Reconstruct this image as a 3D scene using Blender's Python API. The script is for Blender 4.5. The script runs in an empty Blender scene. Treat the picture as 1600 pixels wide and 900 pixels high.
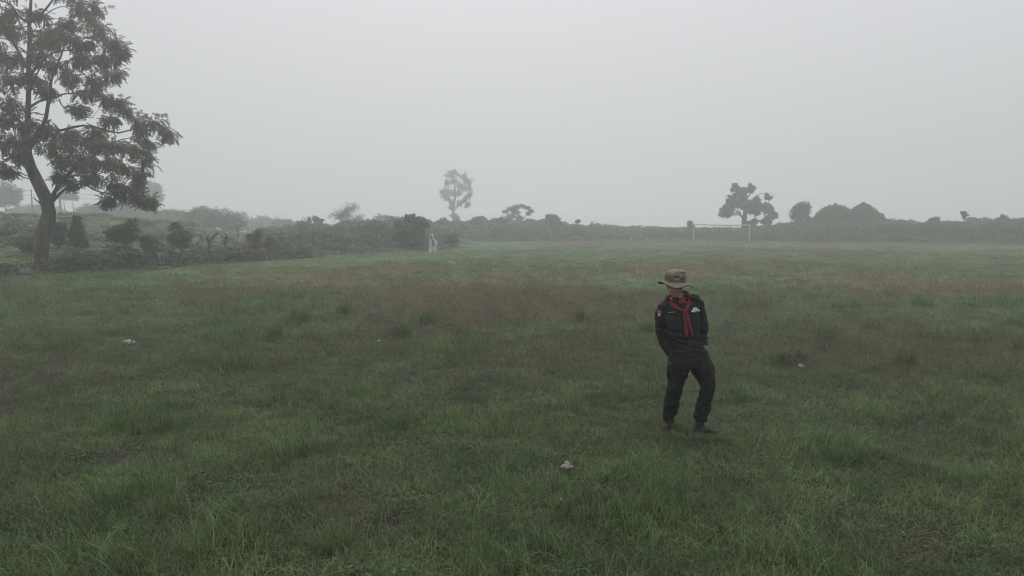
import bpy, math, random
import numpy as np
from mathutils import Vector, Matrix
from mathutils.bvhtree import BVHTree

R = math.radians
rng = np.random.default_rng(7)
random.seed(7)
sc = bpy.context.scene
COL = sc.collection

# ------------------------------------------------------------------ camera
F = 1067.0            # focal length in pixels of the 1600 px wide frame
CH = 2.22             # camera height
PITCH = math.atan(96 / F)
cd = bpy.data.cameras.new("camera")
cam = bpy.data.objects.new("camera", cd)
COL.objects.link(cam)
cd.sensor_width = 36.0
cd.lens = 36.0 * F / 1600.0
cd.clip_start = 0.05
cd.clip_end = 3000
cam.location = (0, 0, CH)
cam.rotation_euler = (math.pi / 2 - PITCH, 0, 0)
sc.camera = cam

# ------------------------------------------------------------------ world: fog-bright overcast sky
SUN_EL, SUN_AZ = 52.0, -4.0
w = bpy.data.worlds.new("World")
sc.world = w
w.use_nodes = True
nt = w.node_tree
nt.nodes.clear()
N = nt.nodes.new
out = N('ShaderNodeOutputWorld')
bg = N('ShaderNodeBackground')
sky = N('ShaderNodeTexSky')
sky.sky_type = 'NISHITA'
sky.sun_disc = False
sky.sun_elevation = R(SUN_EL)
sky.sun_rotation = R(SUN_AZ)
sky.air_density = 1.0
sky.dust_density = 6.0
hs = N('ShaderNodeHueSaturation')
hs.inputs['Saturation'].default_value = 0.15
nt.links.new(sky.outputs[0], hs.inputs['Color'])
sep = N('ShaderNodeSeparateXYZ')
tc = N('ShaderNodeTexCoord')
nt.links.new(tc.outputs['Generated'], sep.inputs[0])
cl = N('ShaderNodeClamp')
nt.links.new(sep.outputs['Z'], cl.inputs[0])
ramp = N('ShaderNodeMapRange')       # brightness of an overcast sky by elevation
ramp.inputs['From Min'].default_value = 0
ramp.inputs['From Max'].default_value = 1
SKY_LO, SKY_HI = 5.8, 13.0
ramp.inputs['To Min'].default_value = SKY_LO
ramp.inputs['To Max'].default_value = SKY_HI
pw = N('ShaderNodeMath')
pw.operation = 'POWER'
pw.inputs[1].default_value = 1.6
nt.links.new(cl.outputs[0], pw.inputs[0])
nt.links.new(pw.outputs[0], ramp.inputs['Value'])
tint = N('ShaderNodeVectorMath')
tint.operation = 'SCALE'
tint.inputs[0].default_value = (.985, 1.0, 1.035)
nt.links.new(ramp.outputs[0], tint.inputs['Scale'])
mx = N('ShaderNodeMixRGB')
mx.inputs[0].default_value = 0.9
nt.links.new(hs.outputs[0], mx.inputs[1])
nt.links.new(tint.outputs[0], mx.inputs[2])
nt.links.new(mx.outputs[0], bg.inputs['Color'])
bg.inputs['Strength'].default_value = 0.1
nt.links.new(bg.outputs[0], out.inputs['Surface'])

sd = bpy.data.lights.new("sun", 'SUN')
sd.energy = 0.9
sd.angle = R(60)
sd.color = (1.0, 0.97, 0.93)
sun = bpy.data.objects.new("sun", sd)
COL.objects.link(sun)
sun.rotation_euler = (R(90 - SUN_EL), 0, R(180 - SUN_AZ))
sun.location = (0, 0, 30)

sc.view_settings.view_transform = 'Standard'
sc.view_settings.look = 'None'
sc.view_settings.exposure = 0
sc.view_settings.gamma = 1
sc.cycles.max_bounces = 6
sc.cycles.diffuse_bounces = 2
sc.cycles.glossy_bounces = 1
sc.cycles.transmission_bounces = 3
sc.cycles.transparent_max_bounces = 8
sc.cycles.volume_bounces = 2
sc.cycles.use_denoising = True
sc.cycles.use_adaptive_sampling = True
sc.cycles.adaptive_threshold = 0.01
sc.cycles.pixel_filter_type = 'BLACKMAN_HARRIS'
sc.cycles.filter_width = 1.1

HAZE = 0.0044
# ------------------------------------------------------------------ helpers
_cp, _sp = math.cos(PITCH), math.sin(PITCH)


def at(px, py, Y):
    """photo pixel -> world point on the vertical plane at distance Y"""
    u = (px - 800) / F
    v = (450 - py) / F
    d = Vector((u, _cp + v * _sp, -_sp + v * _cp))
    d *= Y / d.y
    return Vector((d.x, Y, CH + d.z))


def xw(px, Y):
    return (px - 800) / F * (Y * _cp + 0.05 * CH)


def hash3(ix, iy, iz):
    h = (ix.astype(np.int64) * 374761393 + iy.astype(np.int64) * 668265263 + iz.astype(np.int64) * 2147483647 + 1013) & 0xffffffff
    h = ((h ^ (h >> 13)) * 1274126177) & 0xffffffff
    h = (h ^ (h >> 16)) & 0xffffffff
    return h / 4294967295.0


def vnoise(p):
    """value noise 0..1 for an (n,3) array"""
    p = np.asarray(p, float)
    i = np.floor(p)
    f = p - i
    f = f * f * (3 - 2 * f)
    i = i.astype(np.int64)
    r = 0
    for dx in (0, 1):
        for dy in (0, 1):
            for dz in (0, 1):
                wgt = (f[:, 0] if dx else 1 - f[:, 0]) * (f[:, 1] if dy else 1 - f[:, 1]) * (f[:, 2] if dz else 1 - f[:, 2])
                r = r + wgt * hash3(i[:, 0] + dx, i[:, 1] + dy, i[:, 2] + dz)
    return r


def fbm(x, y, s, octv=3, seed=0.0):
    p = np.stack([np.asarray(x, float) / s, np.asarray(y, float) / s, np.full(np.shape(x), seed * 7.13 + .5)], 1)
    r, a, t = 0, 1.0, 0
    for _ in range(octv):
        r = r + a * vnoise(p)
        t += a
        a *= 0.5
        p = p * 2.03 + 11.7
    return r / t


def sstep(a, b, x):
    t = np.clip((x - a) / (b - a), 0, 1)
    return t * t * (3 - 2 * t)


# ------------------------------------------------------------------ terrain
BND = [(-400, -40), (-150, 5), (-60, 22), (-23, 31), (-19, 35), (-15.5, 46), (-10.2, 60.5), (-7.0, 65), (-6.9, 98), (27, 104), (60, 84), (95, 73), (200, 60), (600, 40)]
HTOP = [(-2000, 3.2), (-400, 3.2), (0, 3.1), (150, 3.0), (250, 2.4), (330, 1.4), (375, .6), (440, .5), (500, 1.0), (560, 1.5), (620, 1.6), (700, 1.7), (750, 2.3), (850, 2.1), (920, 1.4), (1080, .9), (1160, 1.0), (1240, 2.0), (1300, 2.8), (1380, 2.4), (1440, 1.9), (1500, 2.0), (1600, 2.5), (2600, 2.8)]
RLEN = [(-2000, 34), (0, 34), (300, 32), (420, 20), (520, 13), (640, 10), (720, 12), (900, 8), (2600, 9)]


def bdist(x, y):
    x = np.asarray(x, float)
    y = np.asarray(y, float)
    best = np.full(x.shape, 1e9)
    for (x0, y0), (x1, y1) in zip(BND[:-1], BND[1:]):
        dx, dy = x1 - x0, y1 - y0
        t = np.clip(((x - x0) * dx + (y - y0) * dy) / (dx * dx + dy * dy), 0, 1)
        best = np.minimum(best, np.hypot(x - x0 - t * dx, y - y0 - t * dy))
    yb = np.interp(x, [p[0] for p in BND], [p[1] for p in BND])
    return np.where(y > yb, best, -best)


def height(x, y):
    x = np.atleast_1d(np.asarray(x, float))
    y = np.atleast_1d(np.asarray(y, float))
    s = bdist(x, y)
    px = 800 + F * x / np.maximum(y, 5)
    H = np.interp(px, *zip(*HTOP))
    L = np.interp(px, *zip(*RLEN))
    z = H * sstep(-0.01, .95, s / L) ** 0.8
    z = z * (0.75 + 0.5 * fbm(x, y, 9, 3, 3)) + 0.25 * sstep(0, 4, s) * (fbm(x, y, 3, 2, 4) - 0.5)
    z = np.where(s > -.3, z, 0)
    far = sstep(150, 260, np.hypot(x, y))
    z = z * (1 - 0.45 * far)
    flat = 1 - np.exp(-((x - 2.0) ** 2 + (y - 7.2) ** 2) / 0.8)
    z = z + flat * (0.10 * (fbm(x, y, 2.6, 2, 1) - 0.5) + 0.12 * (fbm(x, y, 14, 2, 2) - 0.5))
    return z


def hz(x, y):
    return float(height([x], [y])[0])


def brown(x, y):
    """share of reddish seeding grass in the field, 0..1"""
    x = np.atleast_1d(np.asarray(x, float)); y = np.atleast_1d(np.asarray(y, float))
    px = 800 + F * x / np.maximum(y, 3)
    b = 0.04 + 0.62 * sstep(0.48, 0.66, fbm(x, y * 0.8, 7, 4, 5)) * sstep(8, 16, y)
    b += 0.45 * np.exp(-((px - 640) / 280) ** 2) * sstep(17, 24, y) * (1 - sstep(34, 46, y)) * (.5 + sstep(.4, .6, fbm(x, y, 4, 3, 15)))
    b += 0.22 * sstep(12, 18, y) * (1 - sstep(34, 50, y))
    b += 0.50 * sstep(72, 86, y)
    b += 0.15 * sstep(1150, 1400, px) * sstep(8, 11, y) * (1 - sstep(20, 36, y))
    b += 0.30 * np.exp(-((px - 850) / 160) ** 2) * sstep(8, 11, y) * (1 - sstep(16, 24, y))
    left = sstep(-12, -4, bdist(x, y)) * (1 - sstep(-4, 10, x))
    b -= 1.1 * left + 0.3 * (1 - sstep(6, 9.5, y))
    b -= 0.7 * sstep(0.50, 0.62, fbm(x, y, 5, 4, 21))
    return np.clip(b, 0, 1)


# ------------------------------------------------------------------ mesh building
def mesh_from(name, V, Fs, mats=(), attrs=None, smooth=True, midx=None):
    """V (n,3); Fs list of index arrays each (m,k)"""
    me = bpy.data.meshes.new(name)
    V = np.asarray(V, np.float32)
    if not isinstance(Fs, list):
        Fs = [Fs]
    Fs = [np.asarray(f, np.int32) for f in Fs if len(f)]
    loops = np.concatenate([f.ravel() for f in Fs])
    sizes = np.concatenate([np.full(len(f), f.shape[1], np.int32) for f in Fs])
    starts = np.concatenate([[0], np.cumsum(sizes)[:-1]]).astype(np.int32)
    me.vertices.add(len(V)); me.vertices.foreach_set('co', V.ravel())
    me.loops.add(len(loops)); me.loops.foreach_set('vertex_index', loops)
    me.polygons.add(len(sizes)); me.polygons.foreach_set('loop_start', starts)
    if smooth:
        me.polygons.foreach_set('use_smooth', np.ones(len(sizes), bool))
    for m in mats:
        me.materials.append(m)
    if midx is not None:
        me.polygons.foreach_set('material_index', np.asarray(midx, np.int32))
    for k, a in (attrs or {}).items():
        at_ = me.attributes.new(k, 'FLOAT', 'POINT')
        at_.data.foreach_set('value', np.asarray(a, np.float32))
    me.update(calc_edges=True)
    me.validate()
    return me


def link(name, me, parent=None, loc=None):
    o = bpy.data.objects.new(name, me)
    COL.objects.link(o)
    if parent is not None:
        o.parent = parent
    if loc is not None:
        o.location = loc
    return o


def tag(o, label=None, cat=None, group=None, kind=None):
    if label: o['label'] = label
    if cat: o['category'] = cat
    if group: o['group'] = group
    if kind: o['kind'] = kind
    return o


def empty(name, loc, label, cat, group=None):
    o = bpy.data.objects.new(name, None)
    COL.objects.link(o)
    o.location = loc
    o.empty_display_size = 0.2
    return tag(o, label, cat, group)


class Acc:
    """collects pieces into one mesh"""
    def __init__(s):
        s.V, s.Q, s.T, s.n = [], [], [], 0

    def add(s, V, Q=None, T=None):
        V = np.asarray(V, float)
        s.V.append(V)
        if Q is not None and len(Q): s.Q.append(np.asarray(Q) + s.n)
        if T is not None and len(T): s.T.append(np.asarray(T) + s.n)
        s.n += len(V)

    def mesh(s, name, mats, origin=(0, 0, 0), smooth=True):
        V = np.concatenate(s.V) - np.array(origin)
        Fs = []
        if s.Q: Fs.append(np.concatenate(s.Q))
        if s.T: Fs.append(np.concatenate(s.T))
        return mesh_from(name, V, Fs, mats, smooth=smooth)


def frames(P, ref=None):
    P = np.asarray(P, float)
    T = np.gradient(P, axis=0)
    T /= np.linalg.norm(T, axis=1)[:, None] + 1e-9
    if ref is None:
        ref = np.array([1.0, 0, 0]) if abs(T[:, 0]).mean() < 0.8 else np.array([0, 1.0, 0])
    ref = np.asarray(ref, float)
    U = ref[None] - (T @ ref)[:, None] * T
    U /= np.linalg.norm(U, axis=1)[:, None] + 1e-9
    W = np.cross(T, U)
    return T, U, W


def crom(P, n):
    """Catmull-Rom resample of the rows of P to n rows"""
    P = np.asarray(P, float)
    if len(P) < 3:
        t = np.linspace(0, len(P) - 1, n)
        return np.stack([np.interp(t, range(len(P)), P[:, k]) for k in range(P.shape[1])], 1)
    Q = np.vstack([2 * P[0] - P[1], P, 2 * P[-1] - P[-2]])
    t = np.linspace(0, len(P) - 1, n)
    i = np.minimum(t.astype(int), len(P) - 2)
    f = (t - i)[:, None]
    a, b, c, d = Q[i], Q[i + 1], Q[i + 2], Q[i + 3]
    return 0.5 * ((2 * b) + (c - a) * f + (2 * a - 5 * b + 4 * c - d) * f ** 2 + (3 * b - a - 3 * c + d) * f ** 3)


def loft(acc, rows, n=24, sides=20, ref=None, power=2.0, caps=True):
    """rows: x,y,z,a,b  (a along ref axis, b across)"""
    D = crom(rows, n)
    P, a, b = D[:, :3], np.maximum(D[:, 3], 1e-4), np.maximum(D[:, 4], 1e-4)
    T, U, W = frames(P, ref)
    th = np.linspace(0, 2 * np.pi, sides, endpoint=False)
    c, s = np.cos(th), np.sin(th)
    ce = np.sign(c) * np.abs(c) ** (2 / power)
    se = np.sign(s) * np.abs(s) ** (2 / power)
    V = P[:, None] + U[:, None] * (a[:, None] * ce)[..., None] + W[:, None] * (b[:, None] * se)[..., None]
    V = V.reshape(-1, 3)
    i = np.arange(n - 1)[:, None] * sides
    j = np.arange(sides)[None]
    k = (j + 1) % sides
    Q = np.stack([i + j, i + k, i + sides + k, i + sides + j], -1).reshape(-1, 4)
    Tt = []
    if caps:
        V = np.vstack([V, P[0], P[-1]])
        b0, b1 = n * sides, n * sides + 1
        jj = np.arange(sides)
        kk = (jj + 1) % sides
        Tt = np.vstack([np.stack([kk, jj, np.full(sides, b0)], 1),
                        np.stack([(n - 1) * sides + jj, (n - 1) * sides + kk, np.full(sides, b1)], 1)])
    acc.add(V, Q, Tt)


def tube(acc, P, rad, sides=6, wob=0.0):
    P = np.asarray(P, float)
    rad = np.broadcast_to(rad, len(P)) if np.ndim(rad) == 0 else np.asarray(rad, float)
    T, U, W = frames(P, np.array([0.83, 0.55, 0.07]))
    th = np.linspace(0, 2 * np.pi, sides, endpoint=False)
    rr = rad[:, None] * (1 + wob * (rng.random((len(P), sides)) - .5))
    V = P[:, None] + U[:, None] * (rr * np.cos(th))[..., None] + W[:, None] * (rr * np.sin(th))[..., None]
    n = len(P)
    i = np.arange(n - 1)[:, None] * sides
    j = np.arange(sides)[None]
    k = (j + 1) % sides
    Q = np.stack([i + j, i + k, i + sides + k, i + sides + j], -1).reshape(-1, 4)
    acc.add(V.reshape(-1, 3), Q)


def box(acc, c, h, R3=None):
    V = np.array([[x, y, z] for x in (-1, 1) for y in (-1, 1) for z in (-1, 1)], float) * np.array(h)
    if R3 is not None:
        V = V @ np.array(R3).T
    acc.add(V + np.array(c), [[0, 1, 3, 2], [4, 6, 7, 5], [0, 4, 5, 1], [2, 3, 7, 6], [0, 2, 6, 4], [1, 5, 7, 3]])


# ------------------------------------------------------------------ materials
def nodemat(name):
    m = bpy.data.materials.new(name)
    m.use_nodes = True
    t = m.node_tree
    t.nodes.clear()
    return m, t, t.nodes.new, t.links.new


def leafmat(name, c1, c2, c3=None, scale=0.6, trans=0.3, rough=0.55, inst=False, amt=1.0):
    """foliage: base hue wandering in space plus per-leaf variation"""
    m, t, N, L = nodemat(name)
    o = N('ShaderNodeOutputMaterial')
    geo = N('ShaderNodeNewGeometry')
    nz = N('ShaderNodeTexNoise'); nz.inputs['Scale'].default_value = scale; nz.inputs['Detail'].default_value = 3
    L(geo.outputs['Position'], nz.inputs['Vector'])
    mr = N('ShaderNodeMapRange'); mr.inputs['From Min'].default_value = .35; mr.inputs['From Max'].default_value = .65
    L(nz.outputs['Fac'], mr.inputs['Value'])
    m1 = N('ShaderNodeMixRGB'); m1.inputs[1].default_value = (*c1, 1); m1.inputs[2].default_value = (*c2, 1)
    L(mr.outputs[0], m1.inputs[0])
    col = m1.outputs[0]
    if c3 is not None:
        m2 = N('ShaderNodeMixRGB'); m2.inputs[2].default_value = (*c3, 1)
        at_ = N('ShaderNodeAttribute'); at_.attribute_name = 'rnd'
        p = N('ShaderNodeMath'); p.operation = 'POWER'; p.inputs[1].default_value = 3.0
        L(at_.outputs['Fac'], p.inputs[0]); L(p.outputs[0], m2.inputs[0]); L(col, m2.inputs[1])
        col = m2.outputs[0]
    at2 = N('ShaderNodeAttribute'); at2.attribute_name = 'rnd'
    mr2 = N('ShaderNodeMapRange'); mr2.inputs['To Min'].default_value = 1 - .4 * amt; mr2.inputs['To Max'].default_value = 1 + .45 * amt
    L(at2.outputs['Fac'], mr2.inputs['Value'])
    sc_ = N('ShaderNodeVectorMath'); sc_.operation = 'SCALE'
    L(col, sc_.inputs[0]); L(mr2.outputs[0], sc_.inputs['Scale'])
    col = sc_.outputs[0]
    d = N('ShaderNodeBsdfPrincipled')
    d.inputs['Roughness'].default_value = rough
    d.inputs['Specular IOR Level'].default_value = 0.35
    L(col, d.inputs['Base Color'])
    tr = N('ShaderNodeBsdfTranslucent'); L(col, tr.inputs['Color'])
    ms = N('ShaderNodeMixShader'); ms.inputs[0].default_value = trans
    L(d.outputs[0], ms.inputs[1]); L(tr.outputs[0], ms.inputs[2])
    L(ms.outputs[0], o.inputs['Surface'])
    return m


def grassmat(name, g1, g2, b1, b2, trans=0.3, rough=.5):
    """grass blade: green to brown by the patch value stored on each clump"""
    m, t, N, L = nodemat(name)
    o = N('ShaderNodeOutputMaterial')
    geo = N('ShaderNodeNewGeometry')
    nz = N('ShaderNodeTexNoise'); nz.inputs['Scale'].default_value = .9; nz.inputs['Detail'].default_value = 3
    L(geo.outputs['Position'], nz.inputs['Vector'])
    mr = N('ShaderNodeMapRange'); mr.inputs['From Min'].default_value = .35; mr.inputs['From Max'].default_value = .65
    L(nz.outputs['Fac'], mr.inputs['Value'])
    m1 = N('ShaderNodeMixRGB'); m1.inputs[1].default_value = (*g1, 1); m1.inputs[2].default_value = (*g2, 1)
    L(mr.outputs[0], m1.inputs[0])
    at_ = N('ShaderNodeAttribute'); at_.attribute_name = 'rnd'
    m2 = N('ShaderNodeMixRGB'); m2.inputs[1].default_value = (*b1, 1); m2.inputs[2].default_value = (*b2, 1)
    L(at_.outputs['Fac'], m2.inputs[0])
    bi = N('ShaderNodeAttribute'); bi.attribute_name = 'brown'; bi.attribute_type = 'INSTANCER'
    sh = N('ShaderNodeMath'); sh.operation = 'MULTIPLY_ADD'
    L(at_.outputs['Fac'], sh.inputs[0]); sh.inputs[1].default_value = .7; sh.inputs[2].default_value = -.42
    ad = N('ShaderNodeMath'); ad.operation = 'ADD'; ad.use_clamp = True
    L(sh.outputs[0], ad.inputs[0]); L(bi.outputs['Fac'], ad.inputs[1])
    m3 = N('ShaderNodeMixRGB'); L(ad.outputs[0], m3.inputs[0]); L(m1.outputs[0], m3.inputs[1]); L(m2.outputs[0], m3.inputs[2])
    oi = N('ShaderNodeObjectInfo')
    av = N('ShaderNodeMath'); av.operation = 'ADD'; L(oi.outputs['Random'], av.inputs[0]); L(at_.outputs['Fac'], av.inputs[1])
    mr2 = N('ShaderNodeMapRange'); mr2.inputs['From Max'].default_value = 2.0
    mr2.inputs['To Min'].default_value = .35; mr2.inputs['To Max'].default_value = 1.85
    L(av.outputs[0], mr2.inputs['Value'])
    sc_ = N('ShaderNodeVectorMath'); sc_.operation = 'SCALE'
    L(m3.outputs[0], sc_.inputs[0]); L(mr2.outputs[0], sc_.inputs['Scale'])
    d = N('ShaderNodeBsdfPrincipled'); d.inputs['Roughness'].default_value = rough; d.inputs['Specular IOR Level'].default_value = .35
    L(sc_.outputs[0], d.inputs['Base Color'])
    tr = N('ShaderNodeBsdfTranslucent'); L(sc_.outputs[0], tr.inputs['Color'])
    ms = N('ShaderNodeMixShader'); ms.inputs[0].default_value = trans
    L(d.outputs[0], ms.inputs[1]); L(tr.outputs[0], ms.inputs[2]); L(ms.outputs[0], o.inputs['Surface'])
    return m


def matte(name, c1, c2=None, scale=8, rough=.85, bump=0.0, bscale=40, stretch=(1, 1, 1), spec=.3, sheen=0.0):
    m, t, N, L = nodemat(name)
    o = N('ShaderNodeOutputMaterial')
    d = N('ShaderNodeBsdfPrincipled')
    d.inputs['Roughness'].default_value = rough
    d.inputs['Specular IOR Level'].default_value = spec
    if sheen:
        d.inputs['Sheen Weight'].default_value = sheen
    c2 = c2 or tuple(x * .7 for x in c1)
    tc_ = N('ShaderNodeTexCoord')
    mp = N('ShaderNodeMapping'); mp.inputs['Scale'].default_value = stretch
    L(tc_.outputs['Object'], mp.inputs['Vector'])
    nz = N('ShaderNodeTexNoise'); nz.inputs['Scale'].default_value = scale; nz.inputs['Detail'].default_value = 5
    L(mp.outputs[0], nz.inputs['Vector'])
    mr = N('ShaderNodeMapRange'); mr.inputs['From Min'].default_value = .3; mr.inputs['From Max'].default_value = .7
    L(nz.outputs['Fac'], mr.inputs['Value'])
    mi = N('ShaderNodeMixRGB'); mi.inputs[1].default_value = (*c1, 1); mi.inputs[2].default_value = (*c2, 1)
    L(mr.outputs[0], mi.inputs[0]); L(mi.outputs[0], d.inputs['Base Color'])
    if bump:
        n2 = N('ShaderNodeTexNoise'); n2.inputs['Scale'].default_value = bscale; n2.inputs['Detail'].default_value = 6
        L(mp.outputs[0], n2.inputs['Vector'])
        bp = N('ShaderNodeBump'); bp.inputs['Strength'].default_value = 1; bp.inputs['Distance'].default_value = bump
        L(n2.outputs['Fac'], bp.inputs['Height']); L(bp.outputs[0], d.inputs['Normal'])
    L(d.outputs[0], o.inputs['Surface'])
    return m


M = {}
M['bark'] = matte('bark', (.12, .108, .088), (.038, .034, .030), 5, .95, .04, 10, (1, 1, .2))
M['bark_far'] = matte('bark_far', (.07, .065, .055), (.045, .04, .036), 2, .95)
M['leaf_big'] = leafmat('leaf_big', (.058, .078, .036), (.085, .095, .046), (.12, .10, .045), .5, .35, amt=1.1)
M['leaf_dark'] = leafmat('leaf_dark', (.055, .100, .046), (.090, .140, .062), None, .4, .25)
M['leaf_mid'] = leafmat('leaf_mid', (.060, .105, .042), (.090, .140, .058), None, .5, .3)
M['leaf_red'] = leafmat('leaf_red', (.17, .085, .068), (.19, .11, .085), (.10, .10, .06), 1.5, .3)
M['leaf_brown'] = leafmat('leaf_brown', (.095, .08, .06), (.07, .078, .05), None, 1.0, .25)
M['leaf_meadow'] = leafmat('leaf_meadow', (.13, .20, .08), (.20, .27, .12), (.24, .26, .17), .35, .3, amt=.8)
M['leaf_scrub'] = leafmat('leaf_scrub', (.055, .105, .042), (.12, .155, .082), (.19, .19, .15), .22, .25, amt=1.0)
M['grass'] = grassmat('grass_blade', (.044, .104, .032), (.126, .200, .064), (.140, .132, .058), (.165, .145, .074))
M['seed'] = grassmat('seed_head', (.11, .11, .065), (.13, .115, .075), (.165, .118, .074), (.200, .155, .100), .35, .8)
M['dry'] = grassmat('dry_blade', (.15, .125, .085), (.11, .095, .066), (.16, .13, .10), (.10, .08, .06), .2, .8)
M['weed'] = grassmat('weed_leaf', (.042, .08, .034), (.06, .10, .042), (.07, .085, .045), (.08, .08, .05), .2, .6)


def groundmat():
    m, t, N, L = nodemat('soil_and_thatch')
    o = N('ShaderNodeOutputMaterial')
    d = N('ShaderNodeBsdfPrincipled'); d.inputs['Roughness'].default_value = .95; d.inputs['Specular IOR Level'].default_value = .1
    geo = N('ShaderNodeNewGeometry')
    n1 = N('ShaderNodeTexNoise'); n1.inputs['Scale'].default_value = 14; n1.inputs['Detail'].default_value = 8
    L(geo.outputs['Position'], n1.inputs['Vector'])
    n2 = N('ShaderNodeTexNoise'); n2.inputs['Scale'].default_value = .5; n2.inputs['Detail'].default_value = 5
    L(geo.outputs['Position'], n2.inputs['Vector'])
    b = N('ShaderNodeAttribute'); b.attribute_name = 'brown'
    g = N('ShaderNodeAttribute'); g.attribute_name = 'lush'
    a = N('ShaderNodeMixRGB'); a.inputs[1].default_value = (.026, .030, .017, 1); a.inputs[2].default_value = (.045, .036, .025, 1)
    L(n1.outputs['Fac'], a.inputs[0])
    f = N('ShaderNodeMixRGB'); f.inputs[1].default_value = (.105, .160, .062, 1); f.inputs[2].default_value = (.160, .145, .078, 1)
    L(b.outputs['Fac'], f.inputs[0])
    v = N('ShaderNodeMapRange'); v.inputs['From Min'].default_value = .3; v.inputs['From Max'].default_value = .7
    v.inputs['To Min'].default_value = .75; v.inputs['To Max'].default_value = 1.25
    L(n2.outputs['Fac'], v.inputs['Value'])
    s = N('ShaderNodeVectorMath'); s.operation = 'SCALE'; L(f.outputs[0], s.inputs[0]); L(v.outputs[0], s.inputs['Scale'])
    x = N('ShaderNodeMixRGB'); L(g.outputs['Fac'], x.inputs[0]); L(a.outputs[0], x.inputs[1]); L(s.outputs[0], x.inputs[2])
    L(x.outputs[0], d.inputs['Base Color'])
    bp = N('ShaderNodeBump'); bp.inputs['Distance'].default_value = .03; L(n1.outputs['Fac'], bp.inputs['Height']); L(bp.outputs[0], d.inputs['Normal'])
    L(d.outputs[0], o.inputs['Surface'])
    return m


M['ground'] = groundmat()

# ------------------------------------------------------------------ ground sheet
gx = np.concatenate([-np.geomspace(650, 75, 26), np.arange(-70, 100, 1.0), np.geomspace(103, 650, 24)])
gy = np.concatenate([np.linspace(-180, 0, 12), np.arange(1, 20, .6), np.arange(20, 135, .9), np.geomspace(137, 650, 28)])
GX, GY = np.meshgrid(gx, gy)
fx, fy = GX.ravel(), GY.ravel()
fz = height(fx, fy)
nx, ny = len(gx), len(gy)
ii = np.arange(ny - 1)[:, None] * nx
jj = np.arange(nx - 1)[None]
Q = np.stack([ii + jj, ii + jj + 1, ii + nx + jj + 1, ii + nx + jj], -1).reshape(-1, 4)
sdist = bdist(fx, fy)
lush = sstep(12, 34, np.hypot(fx, fy))
me = mesh_from('ground', np.stack([fx, fy, fz], 1), Q, [M['ground']],
               {'brown': np.where(sdist < 0, brown(fx, fy), 0.15), 'lush': lush})
tag(link('ground', me), kind='structure')

# ------------------------------------------------------------------ scattered stuff by geometry nodes
def scatter(name, P, idx, rotz, scl, brn, sources, tilt=None):
    """one object: points that carry instances of the source meshes"""
    me = bpy.data.meshes.new(name)
    me.vertices.add(len(P))
    me.vertices.foreach_set('co', np.asarray(P, np.float32).ravel())
    def A(k, typ, v, fld='value'):
        a = me.attributes.new(k, typ, 'POINT')
        a.data.foreach_set(fld, v)
    A('idx', 'INT', np.asarray(idx, np.int32))
    tl = np.zeros((len(P), 3), np.float32) if tilt is None else np.asarray(tilt, np.float32)
    tl[:, 2] = rotz
    A('rot', 'FLOAT_VECTOR', tl.ravel(), 'vector')
    s3 = np.asarray(scl, np.float32)
    if s3.ndim == 1: s3 = np.stack([s3, s3, s3], 1)
    A('scl', 'FLOAT_VECTOR', s3.astype(np.float32).ravel(), 'vector')
    A('brown', 'FLOAT', np.asarray(brn, np.float32))
    me.update()
    o = link(name, me)
    srccol = bpy.data.collections.new(name + '_pieces')
    for k, sm in enumerate(sources):
        so = bpy.data.objects.new('%s_piece_%02d' % (name, k), sm)
        srccol.objects.link(so)
    ng = bpy.data.node_groups.new(name + '_nodes', 'GeometryNodeTree')
    ng.interface.new_socket('Geometry', in_out='INPUT', socket_type='NodeSocketGeometry')
    ng.interface.new_socket('Geometry', in_out='OUTPUT', socket_type='NodeSocketGeometry')
    n = ng.nodes.new
    gi, go = n('NodeGroupInput'), n('NodeGroupOutput')
    ip = n('GeometryNodeInstanceOnPoints')
    ci = n('GeometryNodeCollectionInfo')
    ci.inputs['Collection'].default_value = srccol
    ci.inputs['Separate Children'].default_value = True
    ci.inputs['Reset Children'].default_value = True
    def NA(k, typ):
        a = n('GeometryNodeInputNamedAttribute'); a.data_type = typ; a.inputs['Name'].default_value = k
        return a.outputs['Attribute']
    l = ng.links.new
    l(gi.outputs[0], ip.inputs['Points'])
    l(ci.outputs[0], ip.inputs['Instance'])
    ip.inputs['Pick Instance'].default_value = True
    l(NA('idx', 'INT'), ip.inputs['Instance Index'])
    l(NA('rot', 'FLOAT_VECTOR'), ip.inputs['Rotation'])
    l(NA('scl', 'FLOAT_VECTOR'), ip.inputs['Scale'])
    l(ip.outputs[0], go.inputs[0])
    md = o.modifiers.new('scatter', 'NODES')
    md.node_group = ng
    return o


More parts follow.
